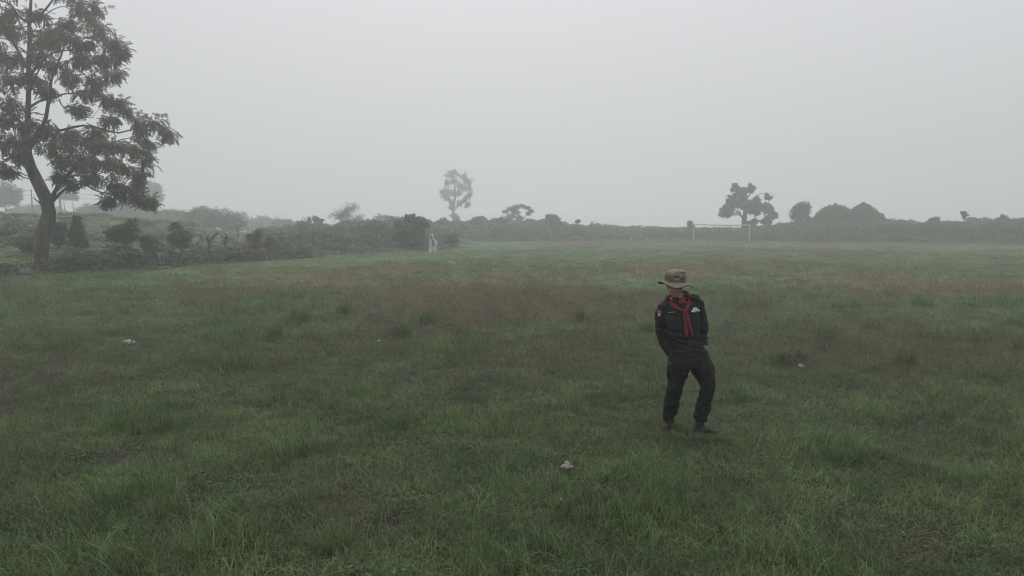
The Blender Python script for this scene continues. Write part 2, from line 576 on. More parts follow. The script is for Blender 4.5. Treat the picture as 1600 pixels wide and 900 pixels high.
def blades(n, foot, lmin, lmax, wid, lean, seg=3, curl=1.0, lrng=None):
    """n tapered curved blades; returns V,Q,rnd"""
    r = rng
    a = r.random(n) * 2 * np.pi
    rad = foot * np.sqrt(r.random(n))
    base = np.stack([rad * np.cos(a), rad * np.sin(a), np.full(n, -0.015)], 1)
    L = lmin + (lmax - lmin) * r.random(n) ** 1.4
    az = r.random(n) * 2 * np.pi
    le = np.abs(r.normal(0, 1, n)) * lean + .08
    le = np.clip(le, 0, 1.45)
    hd = np.stack([np.cos(az), np.sin(az), np.zeros(n)], 1)
    sd_ = np.stack([-np.sin(az), np.cos(az), np.zeros(n)], 1)
    wv = wid * (.6 + .8 * r.random(n))
    V = []
    pos = base.copy()
    tw = r.normal(0, .5, n)
    side = sd_ * np.cos(tw)[:, None] + np.cross(hd, sd_) * np.sin(tw)[:, None] * .6
    cu = curl * (.3 + r.random(n))
    for k in range(seg + 1):
        t = k / seg
        ww = wv * (1 - t ** 2.2) * (.75 + .25 * min(1, t * 4)) + .0003
        V.append(np.stack([pos - side * ww[:, None] / 2, pos + side * ww[:, None] / 2], 1))
        ang = le + cu * (t + .5 / seg) ** 1.3
        d = hd * np.sin(ang)[:, None] + np.array([0, 0, 1.]) * np.cos(ang)[:, None]
        pos = pos + d * (L / seg)[:, None]
        pos[:, 2] = np.maximum(pos[:, 2], .008)
    V = np.stack(V, 1).reshape(n, -1, 3)
    q = np.array([[2 * k, 2 * k + 1, 2 * k + 3, 2 * k + 2] for k in range(seg)])
    Q = (np.arange(n)[:, None, None] * (2 * (seg + 1)) + q[None]).reshape(-1, 4)
    rnd = np.repeat(r.random(n), 2 * (seg + 1))
    return V.reshape(-1, 3), Q, rnd


def clump_mesh(name, parts):
    """parts: list of (V,Q,rnd,matindex)"""
    Vs, Qs, Rs, Ms, o = [], [], [], [], 0
    mats = []
    for V, Q, r_, m in parts:
        if m not in mats: mats.append(m)
        Vs.append(V); Qs.append(Q + o); Rs.append(r_); Ms.append(np.full(len(Q), mats.index(m))); o += len(V)
    return mesh_from(name, np.concatenate(Vs), np.concatenate(Qs), [M[m] for m in mats], {'rnd': np.concatenate(Rs)},
                     smooth=True, midx=np.concatenate(Ms))


def seed_stems(n, foot, lmin, lmax, wid, fuzz=10, fsz=.012):
    V, Q, r_ = blades(n, foot, lmin, lmax, wid, .22, 4, .35)
    # panicle: little quads round the upper third of each stem
    VV = V.reshape(n, -1, 3)
    tip = (VV[:, -2] + VV[:, -1]) / 2
    low = (VV[:, -4] + VV[:, -3]) / 2
    t = rng.random((n, fuzz)) ** .8
    c = low[:, None] + (tip - low)[:, None] * (t * 1.25)[..., None] + rng.normal(0, fsz * .6, (n, fuzz, 3)) * (1.2 - t)[..., None]
    c = c.reshape(-1, 3)
    d1 = rng.normal(0, 1, (len(c), 3)); d1[:, 2] += 1.2; d1 /= np.linalg.norm(d1, axis=1)[:, None]
    d2 = np.cross(d1, rng.normal(0, 1, (len(c), 3))); d2 /= np.linalg.norm(d2, axis=1)[:, None]
    h = fsz * (.6 + rng.random(len(c)))[:, None]
    W = np.stack([c - d1 * h, c - d2 * h * .28, c + d1 * h, c + d2 * h * .28], 1).reshape(-1, 3)
    W[:, 2] = np.maximum(W[:, 2], .01)
    Qf = np.arange(len(W)).reshape(-1, 4)
    return (V, Q, r_), (W, Qf, np.repeat(rng.random(len(c)), 4))


def leaves_low(n, foot, size):
    a = rng.random(n) * 2 * np.pi
    rad = foot * np.sqrt(rng.random(n))
    c = np.stack([rad * np.cos(a), rad * np.sin(a), .01 + .05 * rng.random(n)], 1)
    az = rng.random(n) * 2 * np.pi
    el = rng.uniform(-.2, .7, n)
    d = np.stack([np.cos(az) * np.cos(el), np.sin(az) * np.cos(el), np.sin(el)], 1)
    s_ = np.stack([-np.sin(az), np.cos(az), rng.normal(0, .2, n)], 1)
    L = size * (.5 + rng.random(n))[:, None]
    V = np.stack([c, c + d * L * .5 - s_ * L * .22, c + d * L, c + d * L * .5 + s_ * L * .22], 1)
    return V.reshape(-1, 3), np.arange(4 * n).reshape(-1, 4), np.repeat(rng.random(n), 4)


def P_(t, m): return (*t, m)


src = []
TYPE = {}
def reg(kind, me_):
    TYPE.setdefault(kind, []).append(len(src)); src.append(me_)

for k in range(6):
    reg('short', clump_mesh('short_clump', [P_(blades(56, .13, .04, .15, .0036, .65, 3, 1.2), 'grass'), P_(blades(9, .13, .06, .16, .003, 1.1, 2, .5), 'dry')]))
for k in range(5):
    reg('long', clump_mesh('long_clump', [P_(blades(30, .11, .10, .27, .0042, .55, 4, 1.4), 'grass'), P_(blades(5, .10, .10, .25, .003, .9, 3, .8), 'dry')]))
for k in range(5):
    s1, s2 = seed_stems(10, .15, .17, .34, .0014, 12, .009)
    reg('seed', clump_mesh('seed_clump', [P_(s1, 'dry'), P_(s2, 'seed'), P_(blades(16, .14, .08, .24, .0032, .5, 3, .9), 'grass')]))
for k in range(3):
    reg('dry', clump_mesh('dry_clump', [P_(blades(34, .14, .06, .2, .003, 1.4, 3, .5), 'dry'), P_(blades(14, .14, .05, .12, .0035, .7, 3, 1), 'grass')]))
for k in range(3):
    reg('weed', clump_mesh('weed_clump', [P_(leaves_low(22, .12, .028), 'weed'), P_(blades(16, .12, .05, .12, .0035, .6, 3, 1), 'grass')]))
for k in range(4):
    reg('farshort', clump_mesh('far_clump', [P_(blades(80, .45, .10, .26, .011, .5, 2, 1.0), 'grass')]))
for k in range(4):
    s1, s2 = seed_stems(26, .45, .20, .38, .004, 8, .020)
    reg('farseed', clump_mesh('far_seed_clump', [P_(s1, 'dry'), P_(s2, 'seed'), P_(blades(36, .42, .10, .26, .010, .5, 2, .9), 'grass')]))


def band(y0, y1, dens, margin):
    """random points in the widening wedge of field between two distances"""
    hw1 = .80 * y1 + margin
    n = int((y1 - y0) * 2 * hw1 * dens)
    x = rng.uniform(-hw1, hw1, n); y = rng.uniform(y0, y1, n)
    k = np.abs(x) < .80 * y + margin
    x, y = x[k], y[k]
    k = bdist(x, y) < .6
    return x[k], y[k]


def pick(kinds, wts):
    """per-point choice of a variant; wts (n,len(kinds))"""
    c = np.cumsum(wts / wts.sum(1)[:, None], 1)
    u = rng.random(len(c))[:, None]
    j = np.minimum((u > c).sum(1), len(kinds) - 1)
    out_ = np.zeros(len(c), int)
    for a, kd in enumerate(kinds):
        mk = j == a
        out_[mk] = rng.choice(TYPE[kd], mk.sum())
    return out_, j


PX, PI_, PS, PB = [], [], [], []
for (y0, y1, dens, margin, sc0) in ((1.5, 8, 120, 2.5, 1.0), (8, 14, 75, 2.0, 1.1), (14, 24, 38, 2, 1.35), (24, 38, 16, 3, 1.6)):
    x, y = band(y0, y1, dens, margin)
    b = brown(x, y)
    bare = sstep(.60, .74, fbm(x, y, 1.3, 3, 31)) * (1 - sstep(12, 20, y)) * .75
    k = rng.random(len(x)) > bare
    x, y, b = x[k], y[k], b[k]
    tuft = sstep(.50, .68, fbm(x, y, 1.1, 3, 41))
    dryn = sstep(.5, .7, fbm(x, y, .9, 2, 51))
    wn = sstep(.55, .7, fbm(x, y, .8, 2, 61)) * (1 - sstep(8, 14, y))
    wts = np.stack([.9 + 0 * b, .05 + 1.1 * tuft * (1 - .5 * b), .05 + 1.1 * b, .05 + .45 * dryn, .04 + .7 * wn], 1)
    idx, j = pick(['short', 'long', 'seed', 'dry', 'weed'], wts)
    s = sc0 * (.65 + .6 * rng.random(len(x))) * (.8 + .5 * fbm(x, y, 2.2, 2, 71))
    hgt = s / sc0 ** 1.25 * (.85 + .5 * tuft)
    # trodden shorter round the man's boots
    near = np.exp(-((x - 1.95) ** 2 + (y - 7.05) ** 2) / .35)
    hgt *= 1 - .15 * near
    hgt = hgt * np.where((j == 1) & (y > 10), 1.35, 1)
    s3 = np.stack([s * .95, s * .95, np.where(j == 2, np.minimum(hgt, 1.25), hgt)], 1)
    PX.append(np.stack([x, y, height(x, y)], 1)); PI_.append(idx); PS.append(s3); PB.append(b)
for (y0, y1, dens, margin, sc0) in ((38, 62, 5.0, 4, 1.0), (62, 106, 2.4, 5, 1.35)):
    x, y = band(y0, y1, dens, margin)
    b = brown(x, y)
    idx, j = pick(['farshort', 'farseed'], np.stack([1 - .6 * b, .05 + 1.0 * b], 1))
    s = sc0 * (.7 + .6 * rng.random(len(x)))
    PX.append(np.stack([x, y, height(x, y)], 1)); PI_.append(idx); PS.append(np.stack([s, s, s / sc0 * .5], 1)); PB.append(b)
# grass standing up against the boots
for cx_, cy_ in ((1.80, 7.40), (2.05, 6.98), (1.95, 7.0), (2.2, 6.95)):
    n_b = 16
    x = cx_ + rng.normal(0, .09, n_b); y = cy_ - .02 - np.abs(rng.normal(0, .05, n_b))
    PX.append(np.stack([x, y, height(x, y)], 1)); PI_.append(rng.choice(TYPE['short'] + TYPE['long'], n_b)); s = rng.uniform(.6, .85, n_b)
    PS.append(np.stack([s * .8, s * .8, s * .9], 1)); PB.append(np.full(n_b, .25))
PX = np.concatenate(PX); PI_ = np.concatenate(PI_); PS = np.concatenate(PS); PB = np.concatenate(PB)
tl = rng.normal(0, .1, (len(PX), 3))
print('grass clumps', len(PX))
g = scatter('grass', PX, PI_, rng.random(len(PX)) * 6.283, PS, PB, src, tl)
tag(g, 'rough green and reddish-brown seeding grass covering the open field', 'grass', kind='stuff')

# ------------------------------------------------------------------ leaves for trees and bushes
def leaf_template(kind):
    """local x along the leaf, y across, z up"""
    if kind == 'pinnate_wide':   # few broad leaflets, hanging
        V = []
        for k in range(4):
            t = (k + 1) / 4
            for s in (-1, 1):
                d = np.array([.6, s * .7, -.45 - .3 * t]); d /= np.linalg.norm(d)
                b = np.array([t * .95, 0, -.38 * t * t]); wv = np.array([.085, s * -.06, .0])
                V += [b, b + d * .24 + wv, b + d * .48, b + d * .24 - wv]
        return np.array(V)
    if kind == 'pinnate':      # long drooping compound leaf with paired leaflets
        V = []
        n = 6
        for k in range(n):
            t = (k + 1) / n
            bx, bz = t, -.38 * t * t
            l = .34 * (1 - .35 * abs(t - .5) * 2)
            for s in (-1, 1):
                d = np.array([.55, s * .75, -.32 - .25 * t]); d /= np.linalg.norm(d)
                b = np.array([bx * .95, 0, bz]); wv = np.array([.055, s * -.03, .0])
                V += [b, b + d * l * .5 + wv, b + d * l, b + d * l * .5 - wv]
        return np.array(V)
    if kind == 'tuft':         # five pointed leaves fanning from a twig end
        V = []
        for a in (-1.1, -.5, 0, .55, 1.15):
            d = np.array([math.cos(a), math.sin(a), -.25 + .2 * math.cos(a * 3)])
            s = np.array([-math.sin(a), math.cos(a), .15]) * .16
            V += [np.zeros(3), d * .5 + s, d, d * .5 - s]
        return np.array(V)
    if kind == 'fine':         # three slim leaves
        V = []
        for a in (-.8, .05, .85):
            d = np.array([math.cos(a), math.sin(a), -.15 + .3 * math.sin(a * 2)])
            s = np.array([-math.sin(a), math.cos(a), .2]) * .21
            V += [np.zeros(3), d * .5 + s, d, d * .5 - s]
        return np.array(V)
    if kind == 'round':        # three broad leaves
        V = []
        for a in (-.9, .1, 1.0):
            d = np.array([math.cos(a), math.sin(a), .2 * math.sin(a * 2)])
            s = np.array([-math.sin(a), math.cos(a), .3]) * .32
            V += [np.zeros(3), d * .5 + s, d, d * .5 - s]
        return np.array(V)


def place_leaves(P, D, S, kind, droop=0.0):
    T = leaf_template(kind)
    P = np.asarray(P, float); D = np.asarray(D, float).copy(); S = np.asarray(S, float)
    D[:, 2] -= droop
    D /= np.linalg.norm(D, axis=1)[:, None] + 1e-9
    up = np.array([0, 0, 1.0]) + rng.normal(0, .45, (len(P), 3))
    Y = np.cross(up, D); Y /= np.linalg.norm(Y, axis=1)[:, None] + 1e-9
    Z = np.cross(D, Y)
    V = P[:, None] + S[:, None, None] * (T[None, :, 0:1] * D[:, None] + T[None, :, 1:2] * Y[:, None] + T[None, :, 2:3] * Z[:, None])
    k = len(T)
    base = rng.random(len(P))[:, None] * .6 + rng.random((len(P), k // 4)) * .4
    rnd = np.repeat(base.ravel(), 4)
    return V.reshape(-1, 3), np.arange(len(P) * k).reshape(-1, 4), rnd


def quadbez(a, b, c, n):
    t = np.linspace(0, 1, n)[:, None]
    return (1 - t) ** 2 * a + 2 * t * (1 - t) * b + t * t * c


def grow(wood, skel, clusters, twigs, leaves_per, rad0=.03, droop=.2, inner=.25, arch=.15, twig_sides=4, spread=1.0):
    """from the nearest skeleton node send a branch to each cluster, then twigs through the cluster.
    clusters: (center(3), radii(3)) ; returns leaf positions and directions"""
    LP, LD = [], []
    skel = np.array(skel, float)
    for c, r in clusters:
        c = np.array(c, float); r = np.array(r, float)
        d = np.linalg.norm(skel[:, :3] - c, axis=1) + np.maximum(0, skel[:, 2] - c[2]) * .8
        s = skel[np.argmin(d)]
        a = s[:3]
        ln = np.linalg.norm(c - a)
        mid = (a + c) / 2 + np.array([0, 0, arch * ln]) + rng.normal(0, .07 * ln, 3)
        path = quadbez(a, mid, c, 8)
        path[1:-1] += rng.normal(0, .02 * ln, (6, 3))
        r0 = min(s[3] * .6, rad0 * (1 + ln * .35))
        tube(wood, path, np.linspace(r0, max(r0 * .35, .008), 8), 5)
        nt_ = max(3, int(twigs * (r[0] * r[1] * r[2]) ** (1 / 3) * 1.0)) if twigs < 1 else int(twigs)
        for _ in range(nt_):
            u = rng.normal(0, 1, 3); u /= np.linalg.norm(u)
            u[2] = u[2] * .9 + .12
            e = c + u * r * (.55 + .45 * rng.random())
            st = path[rng.integers(3, 8)]
            m2 = (st + e) / 2 + np.array([0, 0, .12 * np.linalg.norm(e - st)]) + rng.normal(0, .06 * r[0], 3)
            n2 = 6
            p2 = quadbez(st, m2, e, n2)
            tube(wood, p2, np.linspace(r0 * .38 + .004, .004, n2), twig_sides)
            t = inner + (1 - inner) * rng.random(leaves_per)
            q = quadbez(st, m2, e, 40)
            ix = np.minimum((t * 39).astype(int), 38)
            pos = q[ix] + rng.normal(0, .09 * spread, (leaves_per, 3)) * np.linalg.norm(r) * .45
            dr = (q[ix + 1] - q[ix]); dr /= np.linalg.norm(dr, axis=1)[:, None] + 1e-9
            dr = dr * .5 + rng.normal(0, .6, (leaves_per, 3)) + (pos - c) / (np.linalg.norm(r) + 1e-6) * .5
            LP.append(pos); LD.append(dr)
    return np.concatenate(LP), np.concatenate(LD)


def skel_from(limbs, n=10):
    """limbs: list of rows (x,y,z,r) -> nodes"""
    o = []
    for L_ in limbs:
        D = crom(L_, n)
        o += list(D)
    return o


def tree(name, label, origin, limbs, clusters, leafmat_, kind='tuft', lsize=.2, twigs=14, lper=14, bark='bark_far', droop=.2, rad0=.03, group=None, cat='tree', sides=8, arch=.15, wob=.0, extra=None, spread=1.0):
    root = empty(name, origin, label, cat, group)
    wood = Acc(); trunk = Acc()
    for k, L_ in enumerate(limbs):
        D = crom(L_, 12 if k else 22)
        if k: D[:, 3] *= .78
        if wob and k == 0:
            D[1:-1, :2] += rng.normal(0, .01, (len(D) - 2, 2))
        tube(trunk if k == 0 else wood, D[:, :3], D[:, 3], sides if k else sides + 4, wob)
    LP, LD = grow(wood, skel_from(limbs, 14), clusters, twigs, lper, rad0=rad0, arch=arch, spread=spread)
    if extra is not None:
        extra(wood)
    link('trunk', trunk.mesh('trunk', [M[bark]], origin), root)
    tag(link('branches', wood.mesh('branches', [M[bark]], origin), root), kind='stuff')
    S = lsize * (.6 + .8 * rng.random(len(LP)))
    V, Q, rn = place_leaves(LP, LD, S, kind, droop)
    cm = mesh_from('crown', V - np.array(origin), Q, [M[leafmat_]], {'rnd': rn}, smooth=False)
    link('crown', cm, root)
    return root


# ------------------------------------------------------------------ the big tree on the left
TY = 33.4
TB = at(62, 425, TY); gz = hz(TB.x, TB.y)
def tp(px, py, dy=0.0): return np.array(at(px, py, TY + dy))
def row(px, py, dy, rpx): return [*tp(px, py, dy), rpx * TY / F]
trunk_l = [row(63, 432, 0, 10.5), row(63, 424, 0, 9.2), row(64, 400, .0, 9.3), row(66, 373, .05, 10.5), row(74, 345, .1, 10.2), row(77, 327, .1, 9.3),
           row(66, 298, .15, 9.2), row(51, 268, .2, 8.2), row(43, 243, .2, 6.6), row(42, 215, .25, 4.8), row(44, 180, .3, 3.9), row(45, 140, .3, 3.5), row(45, 100, .3, 3.4),
           row(46, 65, .2, 2.9), row(46, 33, .1, 2.5), row(49, 0, 0, 1.8), row(50, -40, 0, 1.2), row(48, -75, 0, .5)]
limbs = [trunk_l,
    [row(42, 240, .2, 5), row(55, 215, -.3, 4), row(70, 190, -.6, 3.6), row(76, 155, -.8, 3.0), row(82, 118, -.9, 2.2), row(97, 84, -1, 1.4), row(102, 60, -1, .7)],
    [row(79, 314, .1, 5), row(88, 295, -.2, 3.6), row(101, 278, -.5, 3.0), row(125, 258, -.8, 2.2), row(150, 240, -1, 1.8), row(178, 222, -1.1, 1.2), row(205, 215, -1.1, .6)],
    [row(80, 316, .1, 4.6), row(93, 303, .3, 2.8), row(108, 292, .6, 2.4), row(130, 287, .8, 2.0), row(150, 298, 1, 1.6), row(175, 303, 1.1, 1.1), row(215, 300, 1.2, .5)],
    [row(101, 278, -.5, 2.0), row(118, 274, -.9, 1.7), row(140, 276, -1.2, 1.2), row(165, 268, -1.4, .8), row(195, 262, -1.5, .5)],
    [row(48, 228, .2, 3.6), row(70, 206, .6, 3.0), row(100, 203, 1.0, 2.6), row(125, 196, 1.3, 2.3), row(155, 200, 1.6, 2.0), row(182, 208, 1.8, 1.6), row(215, 200, 2, 1.2), row(245, 190, 2, .6)],
    [row(44, 170, .3, 2.8), row(62, 158, .7, 2.2), row(85, 153, 1.1, 2.0), row(103, 146, 1.3, 1.6), row(130, 147, 1.5, 1.0), row(165, 140, 1.6, .5)],
    [row(92, 156, 1.1, 1.4), row(100, 168, 1.2, 1.2), row(120, 182, 1.2, 1.0), row(145, 184, 1.3, .6)],
    [row(45, 120, .3, 2.6), row(60, 102, -.1, 2.2), row(78, 85, -.5, 1.8), row(100, 79, -.8, 1.3), row(130, 78, -1, .9), row(165, 70, -1.2, .5)],
    [row(46, 36, .1, 2.4), row(62, 24, .3, 2.0), row(78, 6, .5, 1.7), row(92, -18, .6, 1.1), row(104, -50, .6, .5)],
    [row(45, 36, .1, 2.2), row(30, 26, -.4, 1.8), row(18, 8, -.8, 1.4), row(2, 1, -1.2, .9), row(-20, -8, -1.5, .5)],
    [row(68, 45, .4, 1.3), row(72, 24, .5, 1.0), row(90, 12, .8, .8), row(118, 8, 1, .5)],
    [row(45, 110, .3, 2.8), row(24, 72, .6, 2.6), row(8, 55, .9, 2.2), row(-12, 38, 1.2, 1.6), row(-40, 20, 1.4, .7)],
    [row(43, 200, .3, 3.2), row(22, 182, -.5, 2.6), row(0, 168, -1, 2.0), row(-30, 160, -1.6, 1.3), row(-70, 150, -2, .6)],
    [row(45, 250, .2, 3.4), row(22, 232, -.6, 2.6), row(0, 225, -1, 1.8), row(-30, 226, -1.5, 1.0), row(-60, 235, -2, .5)],
    [row(42, 225, .3, 3.0), row(30, 200, 1, 2.4), row(10, 190, 1.8, 1.8), row(-20, 190, 2.4, 1.0)],
    [row(64, 318, .0, 2.2), row(57, 313, -.2, 1.1), row(52, 308, -.3, .8)],
    [row(45, 90, .3, 2.0), row(55, 70, 1.2, 1.6), row(72, 48, 2, 1.1), row(95, 30, 2.4, .6)],
    [row(44, 150, .3, 2.4), row(52, 130, -1.2, 1.9), row(62, 108, -2.2, 1.2), row(80, 95, -2.8, .6)],
]
CL = [  # px, py, depth offset, rx px, rz px
    (60, -30, 0, 30, 22), (100, -20, .5, 28, 20), (20, -15, -.8, 26, 18), (130, 8, 1, 26, 16), (150, 22, .6, 18, 14),
    (-20, 5, -1, 24, 16), (8, 22, -.8, 15, 12), (150, 45, -1, 24, 14), (178, 62, -1, 18, 16), (130, 62, -1.2, 18, 12), (85, 48, 2, 18, 13),
    (20, 48, .9, 18, 13), (-20, 60, 1.2, 26, 18), (62, 60, -1.6, 16, 12), (98, 60, -2.2, 18, 11), (165, 92, -1.2, 22, 12), (125, 96, -1, 20, 12),
    (92, 100, -2.4, 20, 12), (60, 90, -2, 18, 14), (22, 95, .6, 22, 14), (-14, 100, .8, 24, 18), (180, 112, 1.6, 20, 12), (150, 120, 1.4, 20, 11),
    (190, 80, -1, 12, 12), (110, 118, 1.4, 16, 9), (50, 118, -2, 16, 10), (15, 125, -.8, 20, 13), (-25, 140, -1.6, 26, 18),
    (140, 150, 1.5, 22, 12), (172, 152, 1.5, 20, 13), (192, 165, 1.6, 12, 11), (120, 172, 1.2, 14, 8), (22, 158, -.8, 20, 13), (72, 140, -1.4, 12, 9),
    (5, 185, -1, 22, 15), (40, 190, -.8, 20, 14), (72, 205, -.8, 20, 13), (105, 210, .9, 20, 10), (150, 205, 1.6, 20, 10), (-30, 195, -1.6, 24, 18),
    (175, 190, 1.7, 12, 9), (215, 195, 2, 16, 14), (242, 200, 2, 20, 17), (265, 205, 2, 14, 16), (228, 220, 2, 16, 13), (205, 235, -1, 18, 13), (225, 250, 1.4, 16, 13),
    (10, 222, -.9, 22, 14), (42, 222, -1.2, 22, 13), (-25, 250, -1.6, 22, 18), (78, 228, -.8, 18, 11), (115, 232, -.9, 20, 12), (150, 232, -1, 22, 12), (180, 228, -1, 18, 12),
    (0, 268, -1, 12, 14), (28, 245, -.8, 12, 9), (95, 252, -1, 12, 12), (125, 256, -1, 18, 11), (160, 255, -1.2, 20, 12), (190, 258, -1.4, 20, 12), (218, 275, 1.2, 15, 12),
    (90, 275, -1, 8, 9), (145, 275, -1.2, 16, 9), (178, 282, 1, 18, 10), (205, 295, 1.2, 18, 10), (190, 308, 1.1, 22, 9), (222, 308, 1.2, 20, 9), (240, 318, 1.2, 10, 8), (168, 312, 1.1, 12, 8),
    (110, 283, .6, 9, 7), (135, 218, 1.2, 14, 9), (60, 20, .5, 20, 10), (110, 40, .8, 16, 9), (-10, 30, 1, 16, 12)]
cl_w = []
for a, b, c, d, e in CL:
    for sg in (-1, 1):
        oa, ob = sg * d * rng.uniform(.1, .45), sg * e * rng.uniform(-.6, .6)
        cl_w.append((tp(a + oa, b + ob, c + sg * .3), (d * .80 * TY / F, max(d, e) * TY / F * .75, e * TY / F * 1.15)))
tree('shade_tree', 'tall leaning tree with dark forked trunk and drooping feathery leaves at the left field edge', (TB.x, TB.y, gz - .05),
     limbs, cl_w, 'leaf_big', 'pinnate_wide', .29, 10, 5, 'bark', .60, .022, sides=9, wob=.10, spread=2.4)

# ------------------------------------------------------------------ generic plants
def plant(name, label, px, Y, top, hw, leaf='leaf_dark', kind='fine', ls=.22, n=9, tw=8, lp=14, trunk=.3, shape='dome', group=None, cat='bush', droop=.1, seed=None, bark='bark_far', tr=None):
    """a bush or small tree standing at photo column px and distance Y, reaching photo row `top`"""
    x = xw(px, Y)
    g0 = hz(x, Y)
    ztop = at(px, top, Y).z
    H = max(ztop - g0, .5)
    W = hw * Y / F
    base = np.array([x, Y, g0 - .08])
    cls = []
    for k in range(n):
        a = k * 2.39996 + rng.random()
        t = (k + .5) / n
        if shape == 'dome':
            zz = trunk + (1 - trunk) * (.25 + .6 * rng.random())
            rr = math.sqrt(max(0, 1 - ((zz - .45) / .6) ** 2)) * .62 * math.sqrt(t)
        elif shape == 'cone':
            zz = trunk + (1 - trunk) * (.1 + .82 * t)
            rr = .75 * (1 - t) ** .8 * (.5 + .5 * rng.random())
        elif shape == 'flat':
            zz = .80 + .10 * rng.random() - .12 * t
            rr = .78 * math.sqrt(t)
        else:
            zz = trunk + (1 - trunk) * (.12 + .76 * rng.random())
            rr = .72 * math.sqrt(rng.random())
        c = base + np.array([rr * W * math.cos(a), rr * W * math.sin(a) * .9, zz * H])
        s = .44 if shape != 'cone' else .34 * (1.25 - .6 * t)
        f = .30 if shape == 'flat' else 1.0
        cls.append((c, (W * s * rng.uniform(.8, 1.2), W * s, max(.12, min(W * s, H * .28) * f * rng.uniform(.85, 1.15)))))
    r0 = tr if tr else max(.03, H * .018)
    limbs_ = [[[*base, r0 * 1.25], [*(base + [0.05 * W, 0, H * .3]), r0], [*(base + [-.04 * W, 0, H * .6]), r0 * .6], [*(base + [0, 0, H * .85]), r0 * .22]]]
    if kind == 'fine':
        ls, lp, tw = max(.09, ls * .62), int(lp * 1.9), tw + 3
    return tree(name, label, tuple(base), limbs_, cls, leaf, kind, ls, tw, lp, bark, droop, r0 * .5, group, cat, 6, spread=2.2)


# left slope, near to far
plant('bush', 'dark green young tree standing right of the big leaning trunk on the grassy slope', 122, 41, 335, 21, n=14, tw=9, lp=16, trunk=.08, shape='cone', group='bushes on the left slope')
plant('bush', 'dark bush half hidden behind the big leaning trunk', 92, 40, 338, 14, n=9, tw=9, lp=14, trunk=.05, shape='dome', group='bushes on the left slope')
plant('bush', 'wide round-crowned small tree on the slope beyond the hedge with a thin bare stem', 197, 40.5, 343, 29, n=13, tw=9, lp=16, trunk=.38, shape='dome', group='bushes on the left slope')
plant('bush', 'low dark bush between the round-crowned small tree and the spreading one', 237, 41.5, 358, 20, n=9, tw=8, lp=14, trunk=.05, group='bushes on the left slope')
plant('bush', 'spreading grey-green bush in the mist left of the broad-leaved plants', 283, 43.5, 347, 24, n=11, tw=9, lp=14, trunk=.1, group='bushes on the left slope')
plant('bush', 'small dark bush at the foot of the slope behind the trunk and boulder', 45, 38, 372, 18, n=8, tw=8, lp=14, trunk=0, group='bushes on the left slope')
plant('bush', 'faint bush at the left edge of the photo beyond the leaning tree', 8, 44, 362, 22, n=9, tw=8, lp=14, trunk=0, group='bushes on the left slope')
plant('bush', 'reddish-brown rounded shrub standing alone above the hedge', 399, 46.5, 357, 13, 'leaf_red', 'round', .16, 12, 9, 20, trunk=.05, shape='blob', group=None)
plant('bush', 'low brownish shrub just right of the reddish one', 421, 48, 371, 14, 'leaf_brown', n=8, tw=8, lp=14, trunk=0)
plant('bush', 'big dark dense bush right behind the figure in the pale raincoat', 643, 64, 335, 27, 'leaf_dark', 'tuft', .24, 22, 12, 20, trunk=0, shape='blob')
plant('bush', 'low dark bush on the left flank of the weedy mound', 500, 64, 357, 28, 'leaf_dark', n=12, tw=9, lp=16, trunk=0)
plant('bush', 'small dark tuft of shrub on the crest of the weedy mound', 590, 72, 340, 7, 'leaf_dark', n=6, tw=7, lp=12, trunk=0)
plant('bush', 'brownish scrub bush right of the raincoat figure at the mound end', 703, 72, 361, 20, 'leaf_brown', n=9, tw=8, lp=14, trunk=0)

# misty masses further left
G = 'misty trees beyond the left slope'
plant('tree', 'faint tall tree with a domed crown in the mist right of the leaning tree', 241, 165, 279, 19, n=14, tw=10, lp=18, ls=.5, trunk=.4, shape='dome', group=G, cat='tree')
plant('tree', 'faint broad tree in the mist at the left edge of the photo', 10, 120, 284, 32, n=16, tw=10, lp=18, ls=.4, trunk=.3, shape='dome', group=G, cat='tree')
plant('tree', 'dark misty tree clump behind the slope, under the leaning tree crown', 155, 130, 320, 44, n=24, tw=10, lp=20, ls=.45, trunk=0, group=G, cat='tree')
plant('tree', 'misty rounded tree clump below the faint domed crown', 212, 135, 319, 46, n=24, tw=10, lp=20, ls=.45, trunk=0, group=G, cat='tree')
plant('tree', 'low misty tree clump between the domed one and the long dark mass', 262, 125, 331, 42, n=22, tw=10, lp=20, ls=.45, trunk=0, group=G, cat='tree')
plant('tree', 'larger rounded dark mass of the misty thicket left of the gap', 318, 108, 327, 40, n=30, tw=11, lp=22, ls=.42, trunk=0, group=G, cat='tree')
plant('tree', 'smaller rounded mass at the right end of the misty thicket', 364, 106, 337, 26, n=18, tw=10, lp=20, ls=.4, trunk=0, group=G, cat='tree')
plant('tree', 'very faint tree line patch in the gap right of the thicket', 445, 150, 345, 26, n=12, tw=9, lp=18, ls=.7, trunk=0, group=G, cat='tree')
plant('tree', 'very faint low trees left of the feathery tree', 480, 165, 350, 30, n=12, tw=9, lp=18, ls=.7, trunk=0, group=G, cat='tree')
plant('tree', 'very faint low trees behind the weedy mound crest', 610, 150, 340, 34, n=12, tw=9, lp=18, ls=.7, trunk=0, group=G, cat='tree')
plant('tree', 'palest tree line patch right behind the dark misty thicket', 345, 170, 330, 55, n=18, tw=9, lp=18, ls=.7, trunk=0, group=G, cat='tree')
plant('tree', 'pale misty tree line patch in the gap above the reddish shrub', 408, 175, 343, 40, n=16, tw=9, lp=18, ls=.7, trunk=0, group=G, cat='tree')
plant('tree', 'pale misty tree patch behind the trunk of the leaning tree', 60, 150, 322, 50, n=18, tw=9, lp=18, ls=.6, trunk=0, group=G, cat='tree')
